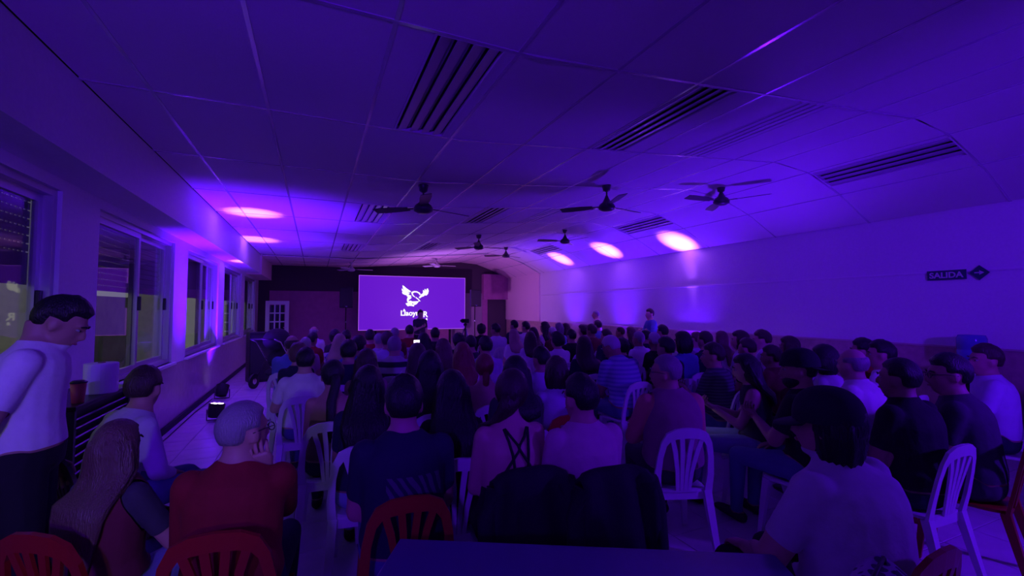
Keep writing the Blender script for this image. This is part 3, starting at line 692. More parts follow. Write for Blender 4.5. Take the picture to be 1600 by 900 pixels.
def body_build(P):
    vox = P.get('vox', .016); g = P.get('g', 1.0); fem = P.get('fem', False); lean = P.get('lean', .06); sl = P.get('slump', .02)
    stand = P.get('pose') == 'stand'
    hz = .95 if stand else .53
    hip = Vector((0, -.02, hz)); d = Vector((0, math.sin(lean), math.cos(lean))); fw = Vector((0, math.cos(lean), -math.sin(lean)))
    def sp(s): return hip + d*s - fw*(sl*math.sin(math.pi*max(0, min(1, s/.5))))
    R = [(-.09,.13,.10),(-.05,.165,.12),(.03,.172,.125),(.14,.154,.114),(.25,.157,.114),(.35,.162,.118),(.42,.155,.105),(.462,.125,.085),(.492,.085,.068),(.525,.06,.058),(.6,.054,.055)]
    if fem: R = [(-.09,.135,.1),(-.05,.172,.12),(.03,.175,.12),(.14,.135,.1),(.25,.138,.102),(.35,.142,.11),(.42,.132,.095),(.462,.10,.074),(.492,.066,.058),(.525,.05,.05),(.6,.046,.048)]
    mb = MB(); bones = []
    mb.add(*loft([(sp(s), Vector((w*(g if s < .45 else 1), 0, 0)), fw*dp*(g if s < .45 else 1)) for s, w, dp in R], 16))
    neck_s = P.get('neck_s', .485)
    bones += [('trousers', sp(-.09), sp(.0), .14*g, .15*g), ('torso', sp(.05), sp(neck_s-.10), .15*g, .12*g)]
    if neck_s < .4: bones.append(('skin', sp(neck_s), sp(.42), .13, .13))
    hl = lean*.4 + P.get('hpitch', 0); Rh = rot3(P.get('hyaw', 0), hl, P.get('htilt', 0))
    nk = sp(.512); C = nk + Rh @ Vector((0, .022, .105)) 
    capsule(mb, sp(.5), .054 if not fem else .046, C + Rh @ Vector((0,-.02,-.06)), .05 if not fem else .044)
    bones += [('skin', sp(.485), C, .07 if neck_s > .4 else .05, .05), ('skin', C, C + Rh @ Vector((0,0,.04)), .09, .09)]
    hs = .95 if fem else 1.0
    for c, r in (((0,-.012,.02),(.076,.094,.096)), ((0,.022,-.03),(.063,.068,.086)), ((0,.052,-.088),(.034,.034,.027)), ((0,.097,-.022),(.013,.021,.028)),
                 ((0,.108,-.034),(.014,.014,.011)), ((0,.072,.024),(.052,.022,.014)), ((0,.086,-.064),(.023,.013,.011)), ((-.079,-.005,-.018),(.01,.022,.034)), ((.079,-.005,-.018),(.01,.022,.034))):
        mb.ellipsoid(C + Rh @ (Vector(c)*hs), [q*hs for q in r], 14, 10, Rh)
    shw = .13 if fem else .157
    sleeve = P.get('sleeve', 'short'); hands = MB()
    for sx, arm in ((-1, P.get('armL', 'lap')), (1, P.get('armR', 'lap'))):
        S = sp(.415) + Vector((sx*shw*max(1, .6+.4*g), 0, 0)); up = Vector((0,0,1)); curl = .5; thumb = Vector((-sx, 0, 0))
        if arm == 'lap': E = S + Vector((sx*.032,.06,-.265)); W = Vector((sx*.08, .25, hz+.085))
        elif arm == 'cross': E = S + Vector((sx*.07,.09,-.25)); W = S + Vector((-sx*.24,.2,-.2)); up = Vector((0,1,.3)); thumb = Vector((0,0,1))
        elif arm == 'phone': E = S + Vector((sx*.04,.10,-.25)); W = S + Vector((-sx*.1,.3,-.16)); up = Vector((0,.4,-1)); curl = 1.0; thumb = Vector((0,0,1))
        elif arm == 'chin': E = S + Vector((-sx*.01,.2,-.2)); W = C + Rh @ Vector((sx*.055,.07,-.17)); up = Vector((0,-1,0)); curl = .9
        elif arm == 'back': E = S + Vector((sx*.07,-.10,-.26)); W = S + Vector((sx*.0,-.16,-.49)); up = Vector((0,-1,0)); thumb = Vector((-sx,0,0))
        elif arm == 'down': E = S + Vector((sx*.05,-.02,-.28)); W = S + Vector((sx*.06,.04,-.53)); up = Vector((sx,0,0)); thumb = Vector((0,1,0)); curl = .6
        elif arm == 'knee': E = S + Vector((sx*.10,.10,-.25)); W = Vector((sx*.16, .33, hz+.10))
        elif arm == 'up': E = S + Vector((sx*.12,.12,-.18)); W = S + Vector((-sx*.02,.24,.08)); up = Vector((0,1,0)); curl = 1.0; thumb = Vector((-sx,0,0))
        else: E, W = arm[0], arm[1]; E = S + Vector(E); W = Vector(W) if len(arm) < 3 else S + Vector(W)
        ra = (.052 if not fem else .045)*(.6+.4*g)
        capsule(mb, S, ra+.006, E, ra*.86); capsule(mb, E, ra*.84, W, .027)
        if sleeve == 'long': bones += [('sleeve', S, E, ra, ra*.86), ('sleeve', E, W.lerp(E,.1), ra*.84, .03), ('skin', W, W+(W-E)*.3, .027, .027)]
        elif sleeve == 'none': bones += [('skin', S, E, ra, ra*.86), ('skin', E, W, ra*.84, .027)]
        else:
            Q = S.lerp(E, .68); bones += [('sleeve', S, Q, ra, ra*.9), ('skin', Q.lerp(E,.02), E, ra*.88, ra*.86), ('skin', E, W, ra*.84, .027)]
        hand(hands, W, (W-E), up, thumb, curl)
    tl = P.get('legs', 'long')
    for sx in (-1, 1):
        if stand:
            H = Vector((sx*.09,-.02,hz-.03)); K = Vector((sx*.1,.01,.5)); A = Vector((sx*.11,-.03,.09))
        else:
            H = Vector((sx*.095,.0,.525)); K = Vector((sx*P.get('knee', .13),.43,.515)); A = Vector((sx*P.get('knee', .13)*.9,.43+P.get('foot', .03),.095))
            if P.get('crossed') and sx == 1: K = Vector((.05,.44,.62)); A = Vector((-.2,.56,.42))
            if P.get('outstretched'): K = Vector((sx*.1,.44,.52)); A = Vector((sx*.1,.82,.16))
        capsule(mb, H, .088*g, K, .062); capsule(mb, K, .06, A, .04)
        toe = Vector((0, .15, -.035)) if not (P.get('crossed') and sx == 1) else Vector((-.06,.12,-.06))
        mb.add(*loft([(A + toe*t + Vector((0,-.04*(1-t),-.052*(1-t)*1.0)), Vector((w,0,0)), Vector((0,0,hh))) for t, w, hh in ((-.15,.03,.03),(0,.038,.04),(.5,.044,.034),(.95,.046,.024),(1.15,.03,.014))], 10))
        if tl == 'shorts': bones += [('trousers', H, K, .088, .065), ('skin', K+ (A-K)*.1, A, .055, .04)]
        else: bones += [('trousers', H, K, .088*g, .062), ('trousers', K, A, .06, .04)]
        bones.append(('shoe', A + Vector((0,0,-.045)), A + toe*1.1 + Vector((0,0,-.02)), .04, .035))
    co, no, faces = voxel_mesh(mb, vox, P.get('sm', 4))
    # which garment each vertex belongs to: nearest limb capsule
    best = np.full(len(co), 1e9); tg = np.zeros(len(co), np.int32); names = ['skin','torso','sleeve','trousers','shoe']
    for nm, a, b, ra, rb in bones:
        a = np.array(a); b = np.array(b); ab = b-a; t = np.clip(((co-a)@ab)/(ab@ab+1e-9), 0, 1)
        dd = np.linalg.norm(co - (a + t[:,None]*ab), axis=1) - (ra + (rb-ra)*t)
        m = dd < best; best[m] = dd[m]; tg[m] = names.index(nm)
    return dict(co=co, no=no, faces=faces, tg=tg, hands=hands, C=C, Rh=Rh, sp=sp, d=d, fw=fw, hip=hip, hs=hs, hz=hz)

def shell(B, tags, off, xf, smooth_b=6):
    sel = np.isin(B['tg'], tags); F = B['faces']; fs = F[sel[F].sum(1) > 2]
    if not len(fs): return None
    used = np.unique(fs); mp = np.zeros(len(B['co']), np.int64); mp[used] = np.arange(len(used)); fs = mp[fs]
    v = (B['co'][used] + B['no'][used]*off).astype(float)
    ed = np.sort(np.concatenate([fs[:, [i, (i+1) % 4]] for i in range(4)]), 1); key = ed[:, 0]*len(used) + ed[:, 1]
    u, c = np.unique(key, return_counts=True); be = u[c == 1]; ea, eb = be // len(used), be % len(used)
    if len(be):            # even out the hems
        deg = np.bincount(ea, minlength=len(used)) + np.bincount(eb, minlength=len(used)); m = deg == 2
        for _ in range(smooth_b):
            s = np.zeros_like(v); np.add.at(s, ea, v[eb]); np.add.at(s, eb, v[ea]); v[m] = v[m]*.4 + s[m]*.3
    return xf(v), fs
def mesh_from(name, v, f, mats):
    me = bpy.data.meshes.new(name); me.from_pydata(np.asarray(v, dtype=np.float32), [], f.tolist() if hasattr(f, 'tolist') else f)
    for m in mats: me.materials.append(m)
    me.polygons.foreach_set('use_smooth', [True]*len(me.polygons)); me.update(); return me

def hair_build(B, kind, seed):
    """hair (or cap) grown round the head; returns a mesh builder in the body's own frame"""
    C, Rh, sp, fw, hs = B['C'], B['Rh'], B['sp'], B['fw'], B['hs']; mb = MB(); nu, nv = 28, 20
    thick = {'short': .013, 'crop': .007, 'fringe': .008, 'curly': .03, 'long': .018, 'pony': .012, 'sidetail': .014, 'bun': .012, 'bob': .022, 'wild': .04, 'buzz': .005}.get(kind, .013)
    amp = {'curly': .012, 'wild': .016, 'short': .004, 'bob': .004, 'long': .003}.get(kind, .002); fr = 3.0 if kind in ('curly', 'wild') else 5
    def ss(a, b, x): t = max(0, min(1, (x-a)/(b-a))); return t*t*(3-2*t)
    v = []; f = []
    for j in range(nv+1):
        b = math.pi*j/nv
        for k in range(nu):
            a = 2*math.pi*k/nu; dx, dy, dz = math.sin(b)*math.cos(a), math.sin(b)*math.sin(a), math.cos(b)
            ex = ss(.30, .5, dy)*(1 - ss(.38, .55, dz))                       # face
            if kind in ('short', 'crop', 'fringe', 'buzz'):
                ex = max(ex, ss(-.45, -.25, dy)*(1 - ss(-.12, .06, dz)))     # round the ears
                ex = max(ex, 1 - ss(-.78, -.62, dz))                          # nape
            else: ex = max(ex, ss(-.05, .2, dy)*(1 - ss(-.5, -.3, dz)), 1 - ss(-.9, -.8, dz))
            if kind == 'fringe': ex = max(ex, ss(.28, .45, dz + .25*max(0, dy)))
            nz = amp*mnoise.noise(Vector((dx*fr + seed*7.1, dy*fr, dz*fr)))
            sc = 1 + (thick + nz)/.085
            r = (1-ex)*sc + ex*.86
            top = 1 + (.05 if kind == 'short' and dz > .5 and dy > -.2 else 0)
            v.append(C + Rh @ (Vector((dx*.078*r, -.012 + dy*.096*r, .02 + dz*.098*r*top))*hs))
    for j in range(nv):
        for k in range(nu): f.append((j*nu+k, (j+1)*nu+k, (j+1)*nu+(k+1)%nu, j*nu+(k+1)%nu))
    mb.add(v, f)
    X = Vector((1,0,0)); Xh = Rh @ X; Yh = Rh @ Vector((0,1,0))
    p = lambda x, y, z: C + Rh @ (Vector((x,y,z))*hs)
    def strands(rings, n=40):
        vv, ff = loft(rings, n); m = len(rings)
        for i in range(m):
            c = Vector(rings[i][0])
            for k in range(n):
                q = vv[i*n+k]; s = 1 + .04*math.sin(k*2.9+seed) + .16*mnoise.noise(Vector((k*.9, i*.4, seed)))
                vv[i*n+k] = c + (q-c)*s
        mb.add(vv, ff)
    nl = {'long': .22, 'longer': .12, 'mid': .36}
    if kind in ('long', 'longer', 'mid'):
        end = nl[kind]; bk = lambda s, o: sp(s) - fw*o
        R = [(p(0,-.03,.06), Xh*.07, Yh*.07), (p(0,-.035,.03), Xh*.09, Yh*.085), (p(0,-.042,-.03), Xh*.103, Yh*.08), (p(0,-.05,-.1), Xh*.112, Yh*.068), (bk(.46,.075).lerp(p(0,-.06,-.17),.5), X*.125, fw*.055), (bk(.40,.115), X*.14, fw*.04)]
        s = .40
        while s > end + .01: s -= .06; R.append((bk(s,.128 - .0*s), X*(.138 - .22*(.40-s)), fw*.028))
        R.append((bk(s-.03,.125), X*.05, fw*.01)); strands(R)
    elif kind == 'pony':
        bk = lambda s, o: sp(s) - fw*o
        strands([(p(0,-.085,.03), Xh*.02, Yh*.02), (p(0,-.125,.0), Xh*.034, Yh*.03), (p(0,-.13,-.07), Xh*.036, Yh*.032), (bk(.44,.14), X*.036, fw*.03), (bk(.33,.155), X*.034, fw*.026), (bk(.22,.15), X*.026, fw*.02), (bk(.15,.14), X*.008, fw*.006)], 12)
    elif kind == 'sidetail':
        L_ = sp(.43) + Vector((-.10, .03, .0))
        strands([(p(0,-.07,.0), Xh*.06, Yh*.05), (p(-.02,-.06,-.08), Xh*.05, Yh*.042), (p(-.05,-.035,-.15), Xh*.045, Yh*.04), (L_ + Vector((0,.03,.03)), X*.045, fw*.04), (L_ + Vector((-.02,.10,-.08)), X*.04, fw*.03), (L_ + Vector((-.02,.11,-.2)), X*.015, fw*.01)], 16)
    elif kind == 'bun':
        mb.ellipsoid(p(0,-.105,-.03), (.035,.03,.035), 12, 8)
    elif kind == 'lowtail':
        strands([(p(0,-.08,-.03), Xh*.03, Yh*.03), (p(0,-.1,-.08), Xh*.03, Yh*.026), (p(0,-.095,-.15), Xh*.03, Yh*.022), (p(0,-.09,-.2), Xh*.01, Yh*.008)], 12)
    elif kind == 'bob':
        strands([(p(0,-.03,.05), Xh*.075, Yh*.075), (p(0,-.035,.02), Xh*.095, Yh*.09), (p(0,-.038,-.05), Xh*.10, Yh*.082), (p(0,-.035,-.11), Xh*.092, Yh*.07), (p(0,-.035,-.14), Xh*.075, Yh*.055)])
    return mb
def cap_build(B, back=False):
    C, Rh, hs = B['C'], B['Rh'], B['hs']; mb = MB(); nu, nv = 28, 10; v = []; f = []
    for j in range(nv+1):
        b = math.radians(88)*j/nv
        for k in range(nu):
            a = 2*math.pi*k/nu; v.append(C + Rh @ Vector((.099*math.sin(b)**.9*math.cos(a), -.012 + .119*math.sin(b)**.9*math.sin(a), .012 + .135*math.cos(b)**.75)))
    for j in range(nv):
        for k in range(nu): f.append((j*nu+k, (j+1)*nu+k, (j+1)*nu+(k+1)%nu, j*nu+(k+1)%nu))
    mb.add(v, f); sg = -1 if back else 1
    n = 12; v = []
    for lay in (0, .006):
        for i in range(n+1):
            a = math.pi*i/n; v.append(C + Rh @ Vector((.088*math.cos(a), -.012 + sg*(.06 + .0*a), .018 + lay)))
        for i in range(n+1):
            a = math.pi*i/n; v.append(C + Rh @ Vector((.085*math.cos(a), -.012 + sg*(.07 + .115*math.sin(a)), .010 + lay - .02*math.sin(a))))
    f = []; o = 2*(n+1)
    for i in range(n): f += [(i, i+1, n+2+i, n+1+i), (o+n+1+i, o+n+2+i, o+i+1, o+i), (n+1+i, n+2+i, o+n+2+i, o+n+1+i)]
    mb.add(v, f); return mb

CLOTH = {}
def cloth(name, color, rough=.85):
    key = 'cloth_' + name.replace(' ', '_'); return mat(key, color, rough, bump=.35, scale=16, vary=.05)
COLORS = {'white': (.72,.72,.72), 'pale grey': (.5,.5,.52), 'grey': (.25,.25,.27), 'lavender': (.48,.42,.6), 'blue': (.10,.16,.42), 'navy': (.012,.015,.04), 'black': (.01,.01,.012),
          'dark grey': (.05,.05,.06), 'red': (.24,.008,.012), 'maroon': (.16,.02,.035), 'pink': (.58,.36,.42), 'mauve': (.30,.12,.20), 'peach': (.62,.28,.2), 'brown': (.14,.08,.06), 'denim': (.10,.14,.28), 'light denim': (.26,.32,.5)}
HAIRC = {'black': (.008,.007,.008), 'brown': (.045,.025,.018), 'light brown': (.13,.075,.05), 'blond': (.42,.3,.2), 'grey': (.28,.27,.27), 'white': (.55,.54,.54), 'red': (.22,.06,.03)}
SKINS = [mat('skin_tone_%d' % i, c, .55, bump=.05, scale=80) for i, c in enumerate(((.50,.29,.21),(.42,.24,.17),(.55,.34,.26),(.33,.18,.12)))]
def hairm(c): return mat('hair_' + c.replace(' ', '_'), HAIRC[c], .42, bump=.5, scale=60, stretch=(3,3,.6))
def striped(name, c1, c2, width, axis='Z'):
    if name in MATS: return MATS[name]
    m = mat(name, c1, .85); nt = m.node_tree; b = nt.nodes['Principled BSDF']; tc = nt.nodes.new('ShaderNodeTexCoord'); w = nt.nodes.new('ShaderNodeTexWave'); cr = nt.nodes.new('ShaderNodeValToRGB')
    w.bands_direction = axis; w.inputs['Scale'].default_value = .314/width; w.inputs['Distortion'].default_value = .4; cr.color_ramp.interpolation = 'CONSTANT'
    cr.color_ramp.elements[1].position = .55; cr.color_ramp.elements[0].color = (*c1,1); cr.color_ramp.elements[1].color = (*c2,1)
    nt.links.new(tc.outputs['Object'], w.inputs[0]); nt.links.new(w.outputs[0], cr.inputs[0]); nt.links.new(cr.outputs[0], b.inputs['Base Color']); return m
def printed():
    """navy shirt cloth with a worn pale print in slanted block strokes across the back"""
    m = mat('navy_printed_cloth', COLORS['navy'], .85); nt = m.node_tree; b = nt.nodes['Principled BSDF']
    tc = nt.nodes.new('ShaderNodeTexCoord'); sx = nt.nodes.new('ShaderNodeSeparateXYZ'); nt.links.new(tc.outputs['Object'], sx.inputs[0])
    def rng(out, lo, hi):
        a = nt.nodes.new('ShaderNodeMath'); a.operation = 'GREATER_THAN'; a.inputs[1].default_value = lo; nt.links.new(out, a.inputs[0])
        c = nt.nodes.new('ShaderNodeMath'); c.operation = 'LESS_THAN'; c.inputs[1].default_value = hi; nt.links.new(out, c.inputs[0])
        p = nt.nodes.new('ShaderNodeMath'); p.operation = 'MULTIPLY'; nt.links.new(a.outputs[0], p.inputs[0]); nt.links.new(c.outputs[0], p.inputs[1]); return p.outputs[0]
    w = nt.nodes.new('ShaderNodeTexWave'); mp = nt.nodes.new('ShaderNodeMapping'); mp.inputs['Rotation'].default_value = (0, .5, 0); nt.links.new(tc.outputs['Object'], mp.inputs[0]); nt.links.new(mp.outputs[0], w.inputs[0])
    w.inputs['Scale'].default_value = 9; w.inputs['Distortion'].default_value = 5; w.inputs['Detail'].default_value = 1
    def mul(a, c): p = nt.nodes.new('ShaderNodeMath'); p.operation = 'MULTIPLY'; nt.links.new(a, p.inputs[0]); nt.links.new(c, p.inputs[1]); return p.outputs[0]
    msk = mul(mul(rng(sx.outputs[0], -.09, .16), rng(sx.outputs[2], .80, .90)), mul(rng(sx.outputs[1], -1, 0), rng(w.outputs[1], .45, 2)))
    mx = nt.nodes.new('ShaderNodeMix'); mx.data_type = 'RGBA'; nt.links.new(msk, mx.inputs[0]); mx.inputs[6].default_value = (*COLORS['navy'],1); mx.inputs[7].default_value = (.09,.09,.12,1)
    nt.links.new(mx.outputs[2], b.inputs['Base Color']); return m

def person(P, label, group):
    B = body_build(P); px, py, z = P['at']; tgt = unproj(px, py, z)
    stand = P.get('pose') == 'stand'
    capt = .03 if P.get('cap') else {'curly': .035, 'wild': .045, 'bob': .02, 'fringe': .0, 'buzz': .004}.get(P['hair'], .014)
    top = B['C'] + B['Rh'] @ Vector((0, -.012, .116*B['hs'] + capt))
    base = 0.0 if stand else .44
    k = (tgt.z - base) / (top.z - base); P['k'] = k
    az = P['az']; Rz = Matrix.Rotation(-az, 3, 'Z')
    if stand: xf = lambda v: np.asarray(v)*k
    else:     # everything above the seat scales with the sitter's height, the legs do not
        def xf(v):
            v = np.array(v, dtype=float); wgt = np.clip((v[:,2]-.5)/.12, 0, 1)*np.clip(1-(v[:,1]-.12)/.2, 0, 1) + (v[:,2] > .7)
            wgt = np.clip(wgt, 0, 1)[:,None]; return np.array([0,0,.44]) + (v-np.array([0,0,.44]))*(1 + (k-1)*wgt)
    tl = Vector(xf([tuple(top)])[0]); off = Rz @ Vector((tl.x, tl.y, 0)); root = Vector((tgt.x-off.x, tgt.y-off.y, 0))
    e = empty('person', root, -az, label, 'person', group); P['root'] = root; P['e'] = e
    skin = SKINS[P.get('skin', rnd.randrange(4))]
    hv = [tuple(p) for p in B['hands'].v]; n0 = len(B['co'])
    allv = np.vstack([xf(B['co']), xf(hv)]); allf = B['faces'].tolist() + [tuple(i+n0 for i in f) for f in B['hands'].f]
    body = link_copy('body', mesh_from('person_body', allv, allf, [skin]), e)
    sh = P['shirt']; smat = sh if not isinstance(sh, str) else cloth(sh, COLORS[sh])
    over = P.get('over')
    r = shell(B, [1, 2] if not over else [2, 1], .006, xf)
    if r: link_copy('shirt', mesh_from('shirt', r[0], r[1], [smat]), e)
    if over:
        r = shell(B, [1], .020, xf); link_copy('sweater', mesh_from('sweater', r[0], r[1], [cloth(over, COLORS[over])]), e)
    r = shell(B, [3], .005, xf); tr = P.get('trousers', 'denim'); link_copy('trousers', mesh_from('trousers', r[0], r[1], [cloth(tr, COLORS[tr])]), e)
    for s in (-1, 1):
        Bs = dict(B); Bs['tg'] = np.where(B['co'][:,0]*s > 0, B['tg'], 0); r = shell(Bs, [4], .005, xf, 2)
        if r: link_copy('shoe', mesh_from('shoe', r[0], r[1], [mat('shoe_leather', (.03,.025,.025), .5)]), e)
    if P['hair'] != 'none':
        hb = hair_build(B, P['hair'], P.get('seed', rnd.random()*50)); link_copy('hair', mesh_from('hair', xf([tuple(p) for p in hb.v]), hb.f, [hairm(P.get('hc', 'black'))]), e)
    if P.get('cap'):
        cb = cap_build(B, P.get('cap') == 'back'); link_copy('cap', mesh_from('cap', xf([tuple(p) for p in cb.v]), cb.f, [cloth('cap black', (.012,.012,.02))]), e)
    C, Rh, hs = B['C'], B['Rh'], B['hs']; hp = lambda x, y, z_: C + Rh @ (Vector((x, y, z_))*hs)
    if z < 6.5 or P.get('face'):
        for s in (-1, 1):
            m = MB(); m.ellipsoid(hp(s*.031,.074,.0), (.012,.011,.006), 10, 8, Rh); ey = link_copy('eye', mesh_from('eye', xf([tuple(p) for p in m.v]), m.f, [mat('eye_white', (.35,.33,.32), .4)]), e)
            m = MB(); m.ellipsoid(hp(s*.031,.083,.0), (.005,.004,.005), 8, 6, Rh); link_copy('iris', mesh_from('iris', xf([tuple(p) for p in m.v]), m.f, [mat('iris_dark', (.02,.012,.01), .2)]), ey)
            m = MB(); m.tube([hp(s*.014,.094,.021), hp(s*.032,.092,.027), hp(s*.052,.08,.02)], [.004,.005,.003], 6); link_copy('eyebrow', mesh_from('eyebrow', xf([tuple(p) for p in m.v]), m.f, [hairm(P.get('hc', 'black') if P['hair'] != 'none' else 'brown')]), e)
        m = MB(); m.tube([hp(-.022,.092,-.064), hp(0,.1,-.063), hp(.022,.092,-.064)], [.003,.0065,.003], 6); link_copy('lips', mesh_from('lips', xf([tuple(p) for p in m.v]), m.f, [mat('lip_tone', (.35,.12,.11), .45)]), e)
    if P.get('beard'):
        m = MB(); m.ellipsoid(hp(0,.03,-.08), (.064,.066,.05), 14, 10, Rh); link_copy('beard', mesh_from('beard', xf([tuple(p) for p in m.v]), m.f, [hairm(P.get('hc','black'))]), e)
    if P.get('glasses'):
        m = MB()
        for s in (-1, 1):
            m.tube([hp(s*.033+.022*math.cos(a), .1, .0+.017*math.sin(a)) for a in [i*math.pi/6 for i in range(13)]], .0022, 5)
            m.tube([hp(s*.055,.098,.006), hp(s*.078,.04,.008), hp(s*.084,-.02,.0)], .002, 5)
        m.tube([hp(-.011,.1,.003), hp(.011,.1,.003)], .002, 5)
        link_copy('glasses', mesh_from('glasses', xf([tuple(p) for p in m.v]), m.f, [M_black]), e)
    if P.get('straps'):
        co = xf(B['co'])
        def bk(x, zz):
            q = co[(abs(co[:,0]-x) < .02) & (abs(co[:,2]-zz) < .02) & (co[:,1] < .05)]
            return (x, (q[:,1].min() if len(q) else -.12) - .003, zz)
        zt = B['sp'](.46).z; zs = lambda s: .44 + (B['sp'](s).z-.44)*k
        for pts in ([(-.06,.465),(-.035,.43),(-.006,.395),(.004,.37),(.04,.32),(.075,.27),(.09,.245)], [(.06,.465),(.035,.43),(.006,.395),(-.004,.37),(-.04,.32),(-.075,.27),(-.09,.245)], [(-.065,.465),(-.05,.41),(-.035,.35),(-.02,.25)], [(.065,.465),(.055,.41),(.05,.35),(.045,.25)]):
            m = MB(); m.tube([bk(x, zs(s)) for x, s in pts], .0075, 6); link_copy('strap', m.mesh('strap', cloth('black', COLORS['black']), True), e)
    return e
